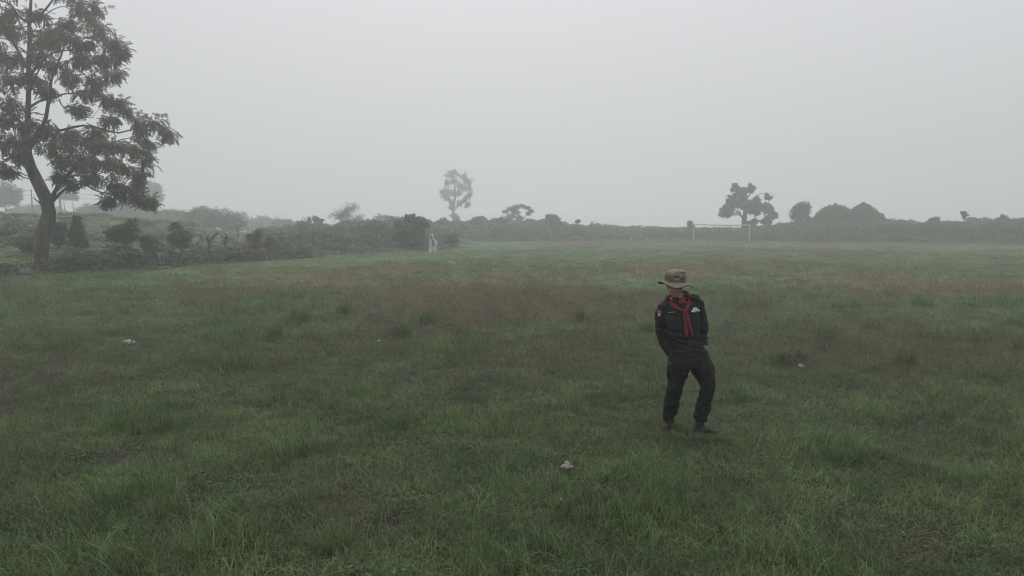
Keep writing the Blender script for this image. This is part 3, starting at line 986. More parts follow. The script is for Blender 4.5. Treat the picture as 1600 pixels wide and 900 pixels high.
for px, top, tw_, lab in ((96, 262, 3.6, 'thick bare-stemmed tall tree in the mist beyond the leaning trunk'), (103, 300, 1.6, 'thin bare stem of a tall misty tree, second of the three'), (117, 300, 1.8, 'slim misty tree with a small tuft crown, right of the other stems')):
    plant('slender_tree', lab, px, 140, top, 10 if px != 96 else 14, n=8, tw=7, lp=12, ls=.34, trunk=.72, shape='blob', group='slender misty trees', cat='tree', tr=tw_ * 140 / F / 2)
# centre
plant('tree', 'feathery pale tree fanning out above the weedy mound', 545, 108, 317, 34, 'leaf_mid', 'pinnate', .34, 16, 9, 9, trunk=.05, shape='dome', cat='tree')
plant('tree', 'small dense upright tree beside the upright-leaved plant on the mound', 496, 92, 331, 10, n=9, tw=8, lp=14, ls=.24, trunk=.05, shape='blob', cat='tree')

TC = 175.0
def cpt(px, py, dy=0): return np.array(at(px, py, TC + dy))
def crow(px, py, dy, r): return [*cpt(px, py, dy), r * TC / F]
b0 = cpt(709, 360)
tree('tree', 'slender airy tree with an oval crown standing alone on the far ridge', tuple(b0),
     [[crow(709, 360, 0, 2.6), crow(709, 340, 0, 2.0), crow(708, 325, 0, 1.8), crow(711, 308, 0, 1.4), crow(710, 290, 0, 1), crow(706, 275, 0, .5)],
      [crow(709, 330, 0, 1.3), crow(716, 322, .5, 1), crow(726, 315, 1, .6)], [crow(709, 322, 0, 1.1), crow(702, 312, -.5, .9), crow(694, 304, -1, .5)],
      [crow(711, 310, 0, 1.0), crow(720, 300, .6, .8), crow(728, 288, 1, .4)], [crow(710, 300, 0, .9), crow(700, 290, -.4, .6), crow(697, 280, -.6, .3)]],
     [(cpt(a, b, c), (d * 1.65 * TC / F, d * 1.65 * TC / F, e * 1.5 * TC / F)) for a, b, c, d, e in
      [(703, 275, 0, 6, 6), (711, 272, 1, 6, 5), (724, 277, 1, 6, 6), (731, 284, 1, 6, 5), (698, 288, -1, 6, 6), (712, 286, 0, 6, 6), (722, 292, 1, 7, 6), (732, 297, 1, 6, 5), (734, 304, 1, 5, 4),
       (693, 299, -1, 5, 5), (696, 309, -1, 6, 5), (704, 302, 0, 6, 5), (716, 303, 0, 5, 5), (726, 310, 1, 6, 5), (704, 316, 0, 5, 4), (729, 320, 1, 5, 4), (718, 318, 0, 5, 4), (707, 325, -1, 4, 3), (709, 338, 0, 5, 4), (714, 342, 0, 3, 3)]],
     'leaf_dark', 'fine', .30, 12, 17, droop=.1, rad0=.03, spread=2.2)
TC = 135.0
b1 = cpt(815, 356)
tree('tree', 'low flat-topped umbrella-shaped tree on the far ridge right of the airy tree', tuple(b1),
     [[crow(815, 358, 0, 1.5), crow(813, 343, 0, 1.2), crow(808, 334, 0, .9), crow(804, 328, 0, .5)], [crow(815, 345, 0, 1), crow(823, 335, 1, .7), crow(828, 328, 1, .4)], [crow(812, 343, 0, .9), crow(798, 335, -1, .6), crow(792, 331, -1, .3)]],
     [(cpt(a, b, c), (d * TC / F, d * TC / F * 1.2, e * TC / F)) for a, b, c, d, e in
      [(790, 331, -1, 5, 2.5), (797, 327, 0, 6, 2.5), (806, 324, 0, 7, 3), (815, 322, 1, 7, 2.6), (824, 325, 1, 6, 2.6), (831, 330, 1, 4, 2.5), (805, 331, 2, 6, 2.5), (797, 339, 0, 8, 4), (812, 341, 0, 7, 4), (806, 333, 0, 10, 4), (826, 334, 1, 4, 2)]],
     'leaf_dark', 'fine', .24, 12, 30, droop=.05, rad0=.03, spread=2.2)
B = 'shrubs along the far ridge'
plant('bush', 'broad shrub on the far ridge at the right foot of the airy tree', 748, 112, 339, 20, n=12, ls=.35, tw=8, lp=16, trunk=0, group=B)
plant('bush', 'shrub on the far ridge just left of the airy tree', 690, 108, 342, 16, n=10, ls=.35, tw=8, lp=16, trunk=0, group=B)
plant('bush', 'low shrub on the ridge under the umbrella-shaped tree', 785, 110, 340, 20, n=12, ls=.35, tw=8, lp=16, trunk=0, group=B)
plant('bush', 'ragged-topped shrub on the ridge right of the umbrella-shaped tree', 864, 110, 334, 14, n=11, ls=.32, tw=8, lp=14, trunk=0, shape='blob', group=B)
plant('bush', 'round shrub on the ridge just left of the goal', 1078, 108, 345, 9, n=8, ls=.3, tw=8, lp=16, trunk=.1, group=B)
plant('bush', 'airy small tree on the rise left of the two rounded mounds', 1250, 106, 315, 20, n=22, ls=.30, tw=9, lp=12, trunk=.02, shape='dome', cat='tree', group=B)
plant('bush', 'shrub at the foot of the lumpy tree, right side', 1222, 104, 351, 12, n=8, ls=.3, tw=8, lp=14, trunk=0, group=B)
plant('bush', 'spiky shrub at the right foot of the pointed mound', 1372, 100, 333, 8, n=7, ls=.3, tw=7, lp=12, trunk=0, group=B)
plant('bush', 'low rounded shrub on the right skyline behind the man', 1458, 96, 340, 14, n=10, ls=.3, tw=8, lp=16, trunk=0, group=B)
plant('bush', 'low shrub on the right skyline between the small lone tree and the photo edge', 1565, 92, 333, 13, n=10, ls=.3, tw=8, lp=16, trunk=0, group=B)
for px, Y, top, hw, lab in ((1300, 97, 355, 24, 'dark shrub on the right bank below the broad mound'), (1350, 95, 352, 22, 'dark shrub on the right bank below the pointed mound'),
                            (1405, 93, 352, 24, 'broad shrub on the bank, next right from the one below the pointed mound'), (1448, 91, 347, 22, 'dark shrub on the bank below the low skyline shrub'),
                            (1500, 89, 348, 25, 'dark shrub on the bank below the small lone tree'), (1552, 87, 346, 24, 'broad dark shrub on the bank near the right edge of the photo'),
                            (1600, 85, 345, 26, 'dark shrub cut by the right edge of the photo'), (1240, 100, 358, 18, 'shrub on the bank right of the goal')):
    plant('bush', lab, px, Y, top, hw, n=13, ls=.34, tw=9, lp=18, trunk=0, group='shrubs on the right bank')
plant('slender_tree', 'tiny lone tree with a tuft crown on the right skyline', 1505, 96, 329, 6, n=7, ls=.2, tw=7, lp=12, trunk=.5, shape='blob', cat='tree')
plant('slender_tree', 'tiny palm-like tree on the far ridge left of the goal', 902, 108, 342, 4.5, n=6, ls=.24, tw=6, lp=12, trunk=.6, shape='blob', cat='tree')

# the lumpy tree behind the goal
TD = 113.0
def dpt(px, py, dy=0): return np.array(at(px, py, TD + dy))
def drow(px, py, dy, r): return [*dpt(px, py, dy), r * TD / F]
LC = []
def lump(px, py, rx, rz, n, dy=0):
    for k in range(n):
        a = rng.random() * 6.283; q = math.sqrt(rng.random()) * .66
        LC.append((dpt(px + rx * q * math.cos(a), py + rz * q * math.sin(a), dy + rng.normal(0, .8)), (rx * .42 * TD / F, rx * .42 * TD / F, rz * .40 * TD / F)))
lump(1132, 331, 12.5, 12, 14); lump(1150, 316, 16, 15, 22); lump(1158, 302, 13, 11, 14); lump(1178, 322, 17, 16, 26, .5); lump(1150, 294, 10, 7, 6); lump(1174, 292, 8, 10, 9); lump(1199, 328, 12, 13, 14, 1)
lump(1207, 342, 10, 12, 14, 1); lump(1198, 350, 7, 8, 6, 1); lump(1176, 351, 11, 9, 12); lump(1201, 308, 6, 6, 5, 1)
tree('tree', 'old lumpy tree hung with dense round clumps, standing behind the goal', tuple(dpt(1163, 366)),
     [[drow(1163, 368, 0, 5), drow(1163, 355, 0, 4.2), drow(1163, 342, 0, 3.8), drow(1165, 325, 0, 3), drow(1160, 305, 0, 1.8), drow(1155, 290, 0, .7)],
      [drow(1163, 342, 0, 1.4), drow(1158, 338, -.5, 1.8), drow(1156, 331, -.5, 1.4)],
      [drow(1163, 325, 0, 1.2), drow(1148, 312, -1, .8), drow(1140, 315, -1.5, .6), drow(1137, 323, -1.5, .5)],
      [drow(1165, 322, 0, 1.2), drow(1180, 308, 1, .7), drow(1192, 302, 1.2, .5), drow(1200, 312, 1.4, .4), drow(1202, 325, 1.4, .4)],
      [drow(1165, 312, 0, 1.5), drow(1174, 300, .5, .9), drow(1175, 288, .5, .5)], [drow(1158, 300, 0, 1), drow(1150, 290, 0, .6), drow(1143, 287, 0, .3)],
      [drow(1164, 348, 0, 1.6), drow(1172, 345, .5, 1), drow(1178, 345, .5, .5)], [drow(1190, 303, 1, .5), drow(1203, 303, 1, .4), drow(1212, 307, 1, .2)],
      [drow(1145, 312, -1, .6), drow(1138, 305, -1, .4), drow(1130, 309, -1, .2)]],
     LC, 'leaf_dark', 'fine', .22, 10, 34, rad0=.03, spread=1.7)

# banana-like plants
def fronds(name, label, px, Y, top, n, ln, spread, wid, cat='plant', mat='leaf_mid', base_h=.4, group=None):
    x = xw(px, Y); g0 = hz(x, Y)
    H = at(px, top, Y).z - g0
    root = empty(name, (x, Y, g0 - .05), label, cat, group)
    st = Acc()
    tube(st, [(0, 0, 0), (.02, 0, H * base_h * .5), (0, 0, H * base_h)], [.12, .1, .06], 7)
    link('stem', st.mesh('stem', [M['bark_far']]), root)
    for k in range(n):
        a = k * 6.283 / n + rng.normal(0, .25)
        L_ = (H * (1 - base_h)) * rng.uniform(.85, 1.15) * ln
        el0 = rng.uniform(1.0, 1.4) if spread < 1 else rng.uniform(.6, 1.3)
        P = [np.array([0, 0, H * base_h])]
        el = el0
        for s in range(7):
            P.append(P[-1] + np.array([math.cos(a) * math.cos(el), math.sin(a) * math.cos(el), math.sin(el)]) * L_ / 7)
            el -= spread * .26 * (s + 1) / 4
        P = np.array(P)
        sd_ = np.array([-math.sin(a), math.cos(a), 0])
        V, q = [], []
        for s in range(8):
            ww = wid * math.sin(math.pi * min(1, (s + .5) / 7.6)) ** .6
            V += [P[s] - sd_ * ww - [0, 0, ww * .25], P[s], P[s] + sd_ * ww - [0, 0, ww * .25]]
        for s in range(7):
            q += [[3 * s, 3 * s + 1, 3 * s + 4, 3 * s + 3], [3 * s + 1, 3 * s + 2, 3 * s + 5, 3 * s + 4]]
        me_ = mesh_from('leaf', np.array(V), np.array(q), [M[mat]], {'rnd': np.full(24, rng.random())})
        link('leaf', me_, root)
    return root


bg_ = 'broad-leaved plants beyond the hedge'
fronds('banana_plant', 'banana-like plant with arching leaves in the mist, leftmost of three below the thicket', 327, 47, 349, 9, 1.25, 1.4, .17, group=bg_)
fronds('banana_plant', 'banana-like plant with a leaf leaning right, in front of the thicket end', 352, 48.5, 353, 8, 1.3, 1.5, .16, group=bg_)
fronds('banana_plant', 'small banana-like plant at the top right corner of the thicket', 372, 78, 338, 6, 1.2, 1.3, .16, group=bg_)
fronds('upright_plant', 'tall plant with stiff upright leaves on the mound left of the small dense tree', 482, 90, 331, 8, 1.0, .5, .12, group=None)
fronds('upright_plant', 'pale spreading-leaved plant in the gap left of the mound', 452, 82, 345, 9, 1.4, 1.5, .16)
fronds('upright_plant', 'tiny twin-stalked plant on the far ridge left of the goal', 925, 108, 338, 4, 1.0, .4, .05, base_h=.3)

# ------------------------------------------------------------------ earth mounds
def mound(label, px, Y, top, hw, peak, ncl=60):
    x = xw(px, Y); g0 = hz(x, Y) - .5
    H = at(px, top, Y).z - g0 - .15
    W = hw * Y / F
    n, m_ = 40, 16
    V = []
    for j in range(m_ + 1):
        t = j / m_
        for k in range(n):
            a = k / n * 2 * math.pi
            r = W * ((1 - t ** peak[0]) ** peak[1])
            nn = .86 + .28 * vnoise(np.array([[math.cos(a) * 2 + px, math.sin(a) * 2, t * 3]]))[0]
            V.append((r * nn * math.cos(a), r * nn * math.sin(a) * 1.2, t * H))
    V = np.array(V)
    q = [[j * n + k, j * n + (k + 1) % n, (j + 1) * n + (k + 1) % n, (j + 1) * n + k] for j in range(m_) for k in range(n)]
    root = empty('mound', (x, Y, g0), label, 'mound', 'overgrown mounds on the right skyline')
    link('earth', mesh_from('earth', V, np.array(q), [M['mound']]), root)
    idx = rng.integers(0, len(V), 7000)
    P = V[idx] * (1 + rng.normal(0, .02, (len(idx), 1))) + rng.normal(0, .07, (len(idx), 3)) + (rng.random((len(idx), 1)) ** 6) * np.array([[0, 0, .15]])
    D = V[idx] / (np.linalg.norm(V[idx], axis=1)[:, None] + .1) + rng.normal(0, .6, (len(idx), 3))
    v, qq, rn = place_leaves(P, D, .09 + .12 * rng.random(len(idx)), 'fine', .0)
    link('ground_cover', mesh_from('ground_cover', v, qq, [M['leaf_dark']], {'rnd': rn}, smooth=False), root)
M['mound'] = matte('mound_earth', (.06, .065, .045), (.045, .055, .04), 1.5, .95)
mound('broad flat-topped dark mound on the right skyline, left of the pointed one', 1303, 103, 319.5, 30, (2.6, .70))
mound('pointed dark mound on the right skyline, right of the broad one', 1347, 101, 317.5, 38, (1.6, .88))

# ------------------------------------------------------------------ scrub covering the banks
def scrub_mesh(k, r, h, n, ls, kind='fine', mat='leaf_scrub'):
    a = rng.random(n) * 6.283
    t = rng.random(n) ** .6
    rr = r * np.sqrt(rng.random(n))
    z = h * np.sqrt(np.clip(1 - (rr / r) ** 2, 0, 1)) * (.35 + .65 * t)
    z *= .7 + .6 * vnoise(np.stack([np.cos(a) * rr * 5 / r + k * 9, np.sin(a) * rr * 5 / r, np.full(n, .5)], 1))
    P = np.stack([rr * np.cos(a), rr * np.sin(a), z], 1)
    D = np.stack([np.cos(a) * .6, np.sin(a) * .6, .5 + 0 * a], 1) + rng.normal(0, .6, (n, 3))
    V, Q, rn = place_leaves(P, D, ls * (.6 + .8 * rng.random(n)), kind, 0)
    return mesh_from('scrub_piece', V, Q, [M[mat]], {'rnd': rn}, smooth=False)


ssrc = [scrub_mesh(k, .8, .62, 520, .11) for k in range(4)] + [scrub_mesh(k, .8, .5, 460, .11, 'fine', 'leaf_brown') for k in range(2)] \
    + [scrub_mesh(k, .9, .85, 560, .12, 'fine', 'leaf_dark') for k in range(3)] + [scrub_mesh(k, .8, .42, 420, .11, 'round', 'leaf_mid') for k in range(3)]
ssrc += [scrub_mesh(k, .8, .30, 380, .10, 'fine', 'leaf_meadow') for k in range(3)]
n = 60000
x = rng.uniform(-75, 110, n); y = rng.uniform(26, 135, n)
s = bdist(x, y)
pxl = 800 + F * x / y
keep = (s > -.1) & (np.abs(x) < .85 * y + 6)
dens = np.where(s < 16, 1.0, np.where(s < 40, .45, .12))
dens = dens * np.where(pxl < 330, .62, 1.0)
keep &= rng.random(n) < dens
keep &= ~((pxl > 20) & (pxl < 98) & (y < 34.2))
x, y, s, pxl = x[keep], y[keep], s[keep], pxl[keep]
z = height(x, y)
pn = fbm(x, y, 6, 3, 81)
u = rng.random(len(x))
idx = np.where(pn < .42, rng.integers(6, 9, len(x)), np.where(pn < .54, rng.integers(0, 4, len(x)), np.where(pn > .62, rng.integers(4, 6, len(x)), rng.integers(9, 12, len(x)))))
meadow = (pxl < 400) & (s > 1.5) & (u > .12)
idx = np.where(u < .2, rng.integers(0, 12, len(x)), idx)
idx = np.where(meadow | ((pxl > 720) & (u > .62)), rng.integers(12, 15, len(x)), idx)
sc1 = (.6 + .9 * rng.random(len(x)) ** 1.5) * (.75 + .7 * fbm(x, y, 4, 2, 111)) * np.where(meadow, .75, 1)
edge = sstep(0, 2.5, s)
sc1 = sc1 * np.where((s > 5) & (s < 13) & (pxl > 600) & (rng.random(len(x)) < .03), 1.6, 1)
s3 = np.stack([sc1, sc1, sc1 * (.35 + .75 * edge) * np.where(pxl < 400, .55, np.where(pxl > 720, .75, 1))], 1)
print('scrub', len(x))
tag(scatter('scrub', np.stack([x, y, z - .06], 1), idx, rng.random(len(x)) * 6.283, s3, np.zeros(len(x)), ssrc), 'dense low weedy scrub covering the banks round the field', 'scrub', kind='stuff')

# ------------------------------------------------------------------ dark hedge strip on the left field edge
M['leaf_hedge'] = leafmat('leaf_hedge', (.046, .080, .038), (.085, .085, .055), (.13, .13, .09), 1.1, .25)
HP = np.array([(-27, 29.6), (-23, 31.3), (-21.6, 33), (-19.2, 36), (-17.8, 40), (-15.7, 45.6), (-14.6, 48)], float)
tt = crom(np.c_[HP, HP], 200)[:, :2]
nl = 15000
ix = rng.integers(0, 200, nl)
p = tt[ix] + rng.normal(0, .05, (nl, 2))
off = rng.normal(0, .42, nl)
nrm = np.gradient(tt, axis=0); nrm = np.stack([-nrm[:, 1], nrm[:, 0]], 1); nrm /= np.linalg.norm(nrm, axis=1)[:, None]
p = p + nrm[ix] * off[:, None]
hh = (.10 + 1.15 * fbm(p[:, 0], p[:, 1], 1.3, 3, 101)) * np.exp(-(off / .8) ** 2) * (.65 + .35 * sstep(-24, -20, p[:, 0]))
zz = height(p[:, 0], p[:, 1]) + hh * rng.random(nl) ** .5
hpx = 800 + F * p[:, 0] / p[:, 1]
kp_ = ~((hpx > 24) & (hpx < 92) & (rng.random(nl) < .93))
p, zz, hh = p[kp_], zz[kp_], hh[kp_]; nl = len(p)
D = rng.normal(0, .7, (nl, 3)); D[:, 2] += .5
v, q, rn = place_leaves(np.c_[p, zz], D, .07 + .11 * rng.random(nl), 'tuft')
root = empty('hedge', (-20, 35, 0), 'long low dark brownish hedge of scrub along the left field edge below the slope', 'hedge')
link('foliage', mesh_from('foliage', v - np.array([-20, 35, 0]), q, [M['leaf_hedge']], {'rnd': rn}, smooth=False), root)
ac = Acc()
for k in range(140):
    c = tt[rng.integers(0, 200)] + rng.normal(0, .25, 2)
    b = np.array([*c, hz(*c) - .05])
    tube(ac, quadbez(b, b + [rng.normal(0, .1), rng.normal(0, .1), .4], b + [rng.normal(0, .3), rng.normal(0, .3), .85], 5), np.linspace(.012, .004, 5), 4)
tag(link('stems', ac.mesh('stems', [M['bark_far']], (-20, 35, 0)), root), kind='stuff')
# ------------------------------------------------------------------ the man in the field
PY = 7.22
PB0 = at(1078, 676, PY); PO = np.array([PB0.x, PY, -0.015])


def pp(px, py, dy=0.0):
    """photo pixel on the man's plane, moved dy metres in depth -> local coordinates"""
    v = np.array(at(px, py, PY + dy))
    return v - PO


def pr(px, py, dy, apx, b=None):
    """ring: half width in photo pixels, depth half width in metres"""
    a = apx * 0.00692
    return [*pp(px, py, dy), a, b if b is not None else a]


def remeshed(name, acc, voxel, smooth_it=2, fold=None, mats=(), post=None):
    me0 = acc.mesh(name + '_raw', [])
    o = bpy.data.objects.new(name + '_raw', me0)
    COL.objects.link(o)
    md = o.modifiers.new('r', 'REMESH'); md.mode = 'VOXEL'; md.voxel_size = voxel; md.use_smooth_shade = True
    m2 = o.modifiers.new('s', 'SMOOTH'); m2.factor = .5; m2.iterations = smooth_it
    dg = bpy.context.evaluated_depsgraph_get()
    me1 = bpy.data.meshes.new_from_object(o.evaluated_get(dg))
    me1.name = name
    bpy.data.objects.remove(o); bpy.data.meshes.remove(me0)
    n_ = len(me1.vertices)
    co = np.empty(n_ * 3, np.float32); me1.vertices.foreach_get('co', co); co = co.reshape(-1, 3).astype(float)
    no = np.empty(n_ * 3, np.float32); me1.vertex_normals.foreach_get('vector', no); no = no.reshape(-1, 3)
    if fold is not None:
        co = co + no * fold(co, no)[:, None]
        me1.vertices.foreach_set('co', co.astype(np.float32).ravel())
    me1.materials.clear()
    for m in mats: me1.materials.append(m)
    me1.polygons.foreach_set('use_smooth', np.ones(len(me1.polygons), bool))
    me1.polygons.foreach_set('material_index', np.zeros(len(me1.polygons), np.int32))
    me1.update()
    return me1


def ridged(p):
    return 1 - 2 * np.abs(vnoise(p) - .5) * 2


M['skin'] = matte('skin', (.44, .28, .20), (.36, .22, .155), 20, .55, .0006, 300)
M['jacket'] = matte('jacket_cloth', (.0090, .0100, .0105), (.014, .0148, .0155), 5, .8, .0015, 60, spec=.25)
M['trousers'] = matte('trouser_cloth', (.0125, .0135, .0130), (.019, .020, .0185), 4, .85, .0018, 55, spec=.2)
M['hat'] = matte('hat_cloth', (.200, .160, .120), (.150, .122, .094), 14, .9, .0012, 90)
M['hat_under'] = matte('hat_underside', (.03, .03, .024), (.02, .022, .018), 30, .9)
M['red'] = matte('red_scarf_cloth', (.18, .027, .031), (.12, .018, .022), 9, .8, .0012, 80)
M['boot'] = matte('boot_leather', (.010, .008, .007), (.022, .017, .014), 14, .6, .0012, 60)
M['sole'] = matte('boot_rubber', (.02, .019, .018), (.03, .028, .025), 9, .85)
M['hair'] = matte('dark_hair', (.012, .011, .010), (.02, .018, .016), 40, .6, stretch=(1, 1, .2))
M['white_thread'] = matte('white_thread', (.62, .63, .64), (.45, .46, .48), 60, .8)
M['grey_thread'] = matte('grey_thread', (.22, .23, .24), (.14, .15, .16), 60, .8)
M['red_patch'] = matte('red_patch', (.24, .028, .03), (.16, .02, .024), 60, .8)
M['steel'] = matte('watch_steel', (.34, .34, .34), (.22, .22, .22), 60, .35)
M['eye'] = matte('eye_white', (.5, .48, .45), (.4, .38, .36), 60, .3)
M['iris'] = matte('iris', (.02, .012, .008), (.01, .008, .006), 60, .2)

man = empty('person', tuple(PO), 'man in dark clothes with brown bucket hat and red neckerchief, hands in pockets', 'person')

# head in its own space (facing -y), then turned towards the left of the picture and down
def head_points(nu=72, nv=56):
    th = np.linspace(0, 2 * np.pi, nu, endpoint=False)      # 0 = front (-y)
    ph = np.linspace(0.02, np.pi - 0.02, nv)
    TH, PH = np.meshgrid(th, ph)
    x = np.sin(TH) * np.sin(PH); y = -np.cos(TH) * np.sin(PH); z = np.cos(PH)
    X, Y, Z = x * .076, y * .096, z * .122
    lo = np.clip(-Z / .122, 0, 1)
    X *= 1 - .34 * lo ** 1.6
    Y = np.where(Y < 0, Y * (1 - .02 * lo), Y * (1 - .45 * lo))
    Y = np.where((Z < -.06) & (Y < 0), Y - .012 * np.exp(-((Z + .10) / .022) ** 2) * np.exp(-(X / .03) ** 2), Y)
    Y = np.where(Y < -.085, -.085 + (Y + .085) * .5, Y)
    fr = Y < -.02
    g = lambda cx, cz, sx, sz: np.exp(-((X - cx) / sx) ** 2 - ((Z - cz) / sz) ** 2) * fr
    Y = Y - .010 * g(0, .028, .045, .010)                     # brow
    Y = Y + .013 * (g(-.031, .005, .016, .012) + g(.031, .005, .016, .012))   # eye sockets
    Y = Y - .008 * (g(-.042, -.022, .018, .016) + g(.042, -.022, .018, .016))  # cheekbones
    t = np.clip((.016 - Z) / .052, 0, 1)
    Y = Y - (.004 + .022 * t) * np.exp(-(X / (.008 + .007 * t)) ** 2) * ((Z < .020) & (Z > -.038)) * fr   # nose
    Y = Y - .007 * g(0, -.054, .022, .0055) - .008 * g(0, -.068, .019, .006) + .006 * g(0, -.0605, .024, .0028)  # lips
    Y = Y + .005 * g(0, -.080, .02, .006)
    return np.stack([X, Y, Z], -1).reshape(-1, 3), nu, nv


HV, nu, nv = head_points()
q = [[j * nu + k, (j + 1) * nu + k, (j + 1) * nu + (k + 1) % nu, j * nu + (k + 1) % nu] for j in range(nv - 1) for k in range(nu)]
HV = np.vstack([HV, [0, 0, .122], [0, 0, -.122]])
tr_ = [[k, (k + 1) % nu, nu * nv] for k in range(nu)] + [[(nv - 1) * nu + (k + 1) % nu, (nv - 1) * nu + k, nu * nv + 1] for k in range(nu)]
HR = Matrix.Rotation(R(-44), 4, 'Z') @ Matrix.Rotation(R(13), 4, 'X') @ Matrix.Rotation(R(-3), 4, 'Y')
HR = np.array(HR.to_3x3())
HC = pp(1054.6, 447.5, -.01)
def hd(v): return np.asarray(v, float) @ HR.T + HC

body = Acc()
body.add(hd(HV), q, tr_)
for s in (-1, 1):
    e = Acc()
    loft(body, [[*hd((s * .073, .012, .018)), .012, .006], [*hd((s * .080, .016, .010)), .016, .009], [*hd((s * .080, .014, -.008)), .014, .008], [*hd((s * .074, .008, -.024)), .007, .005]], 8, 8, ref=HR @ np.array([0, 1, 0]))
# neck, torso, arms, legs (slimmer than the clothes that cover them)
loft(body, [pr(1057, 455, .03, 6.5, .05), pr(1061, 466, .035, 7.2, .055), pr(1064, 476, .04, 10, .06)], 12, 20)
loft(body, [pr(1064, 472, .04, 13, .06), pr(1064, 482, .03, 21, .085), pr(1065, 505, .02, 21, .095), pr(1068, 530, .02, 18, .085), pr(1074, 552, .02, 20, .09), pr(1077, 568, .02, 21, .095)], 24, 24)
ARM_L = [(1040, 478, .03, 7), (1033, 492, .04, 6.2), (1032, 510, .06, 5.6), (1036, 530, .06, 4.9), (1043, 545, .0, 4.2), (1049, 554, -.03, 3.4)]
ARM_R = [(1086, 469, .03, 7), (1093, 484, .04, 6.2), (1098, 504, .05, 5.4), (1100, 523, .03, 4.7), (1100, 535, .0, 4.0), (1099, 543, -.02, 3.3)]
for A_ in (ARM_L, ARM_R):
    loft(body, [pr(a, b, c, d) for a, b, c, d in A_], 20, 14)
LEG_L = [(1064, 562, .02, 13.5), (1060, 579, .04, 12), (1056, 602, .06, 8.4), (1051, 622, .12, 7.6), (1047, 640, .19, 6.2), (1045, 656, .22, 5)]
LEG_R = [(1089, 562, .02, 13.5), (1098, 579, .0, 12), (1104, 603, -.05, 8.4), (1100, 625, -.02, 7.6), (1097, 642, .0, 6.0), (1094, 657, .01, 5)]
for A_ in (LEG_L, LEG_R):
    loft(body, [pr(a, b, c, d) for a, b, c, d in A_], 20, 14)
# hands: palm, four fingers and a thumb, curled inside the trouser pockets
for (wx, wy, wd, sx) in ((1050, 555, -.03, 1), (1098.5, 544, -.02, -1)):
    w0 = pp(wx, wy, wd)
    dn = np.array([.55 * sx, .03, -1.0]); dn /= np.linalg.norm(dn)
    ac_ = np.array([.45 * sx, -1, 0]); ac_ = ac_ / np.linalg.norm(ac_)
    ac_ = np.cross(ac_, dn)
    def hp(u, v, w_=0): return w0 + dn * u + ac_ * v + np.cross(dn, ac_) * w_
    loft(body, [[*hp(0, 0), .027, .019], [*hp(.03, 0), .035, .017], [*hp(.08, 0), .042, .014], [*hp(.095, 0), .038, .011]], 10, 12, ref=ac_)
    for f, (v, ln) in enumerate(((-.031, .062), (-.011, .072), (.010, .067), (.030, .052))):
        P = [hp(.09, v), hp(.09 + ln * .5, v * 1.1, .006), hp(.09 + ln * .85, v * 1.12, .018), hp(.09 + ln, v * 1.1, .030)]
        loft(body, [[*p, r_, r_] for p, r_ in zip(P, (.0095, .009, .0085, .007))], 9, 8)
    P = [hp(.025, -.03), hp(.045, -.05, .006), hp(.07, -.058, .014), hp(.09, -.055, .02)]
    loft(body, [[*p, r_, r_] for p, r_ in zip(P, (.014, .012, .011, .008))], 9, 8)
bm_ = remeshed('body', body, .0055, 2, mats=[M['skin']])
link('body', bm_, man)
# short black hair showing under the hat, brows and eyes
hr = Acc()
V = HV[:-2].reshape(nv, nu, 3)
hv = V[:int(nv * .62)] * 1.045
qs = []
for j in range(hv.shape[0] - 1):
    for k in range(nu):
        th_ = (k / nu * 360 + 180) % 360 - 180
        lim = 20 if abs(th_) < 60 else (30 if abs(th_) < 85 else 99)
        if j < lim: qs.append([j * nu + k, (j + 1) * nu + k, (j + 1) * nu + (k + 1) % nu, j * nu + (k + 1) % nu])
hr.add(hd(hv.reshape(-1, 3)), qs)
link('hair', hr.mesh('hair', [M['hair']]), man)
for s in (-1, 1):
    bpy_m = Acc()
    loft(bpy_m, [[*hd((s * .014, -.091, .026)), .003, .003], [*hd((s * .030, -.0905, .031)), .0045, .003], [*hd((s * .047, -.081, .027)), .002, .002]], 8, 8)
    link('eyebrow', bpy_m.mesh('eyebrow', [M['hair']]), man)
    ea = Acc()
    loft(ea, [[*hd((s * .031 - .013, -.073, .006)), .002, .002], [*hd((s * .031, -.0775, .006)), .0075, .006], [*hd((s * .031 + .013, -.073, .006)), .002, .002]], 10, 10)
    eo = link('eye', ea.mesh('eye', [M['eye']]), man)
    ia = Acc()
    loft(ia, [[*hd((s * .031, -.079, .005)), .0045, .0045], [*hd((s * .031, -.0845, .005)), .0035, .0035]], 4, 10, ref=HR @ np.array([1, 0, 0]))
    link('iris', ia.mesh('iris', [M['iris']]), eo)

# jacket
jk = Acc()
loft(jk, [pr(1062, 466.5, .04, 8.5, .068), pr(1062.5, 471, .04, 16, .085), pr(1063, 477, .035, 25, .10), pr(1063.5, 490, .02, 28, .122), pr(1065, 508, .015, 27, .128), pr(1068.5, 528, .015, 26, .122), pr(1073, 545, .015, 27.5, .125), pr(1075.5, 557, .015, 29, .13)], 40, 44, power=2.3)
SL_L = [(1048, 473.5, .035, 9), (1040, 480, .035, 9.8), (1034, 490, .045, 9.4), (1032.4, 503, .055, 8.7), (1033, 518, .06, 8.2), (1036.5, 532, .045, 7.8), (1043, 546, .01, 7.2), (1048.5, 554.5, -.02, 6.2)]
SL_R = [(1078, 466.5, .035, 8.5), (1086, 471, .035, 9.6), (1092.5, 482, .045, 9.3), (1096, 497, .05, 8.8), (1098.5, 512, .045, 8.2), (1099.5, 525, .02, 7.6), (1100, 536, -.01, 6.6), (1099.6, 540.5, -.03, 5.8)]
for A_ in (SL_L, SL_R):
    loft(jk, [pr(a, b, c, d, d * .00692 * 1.05) for a, b, c, d in A_], 34, 24)
EL = [pp(1033, 520, .05), pp(1099, 522, .02), pp(1040, 482, 0), pp(1088, 473, 0), pp(1075, 540, -.1)]
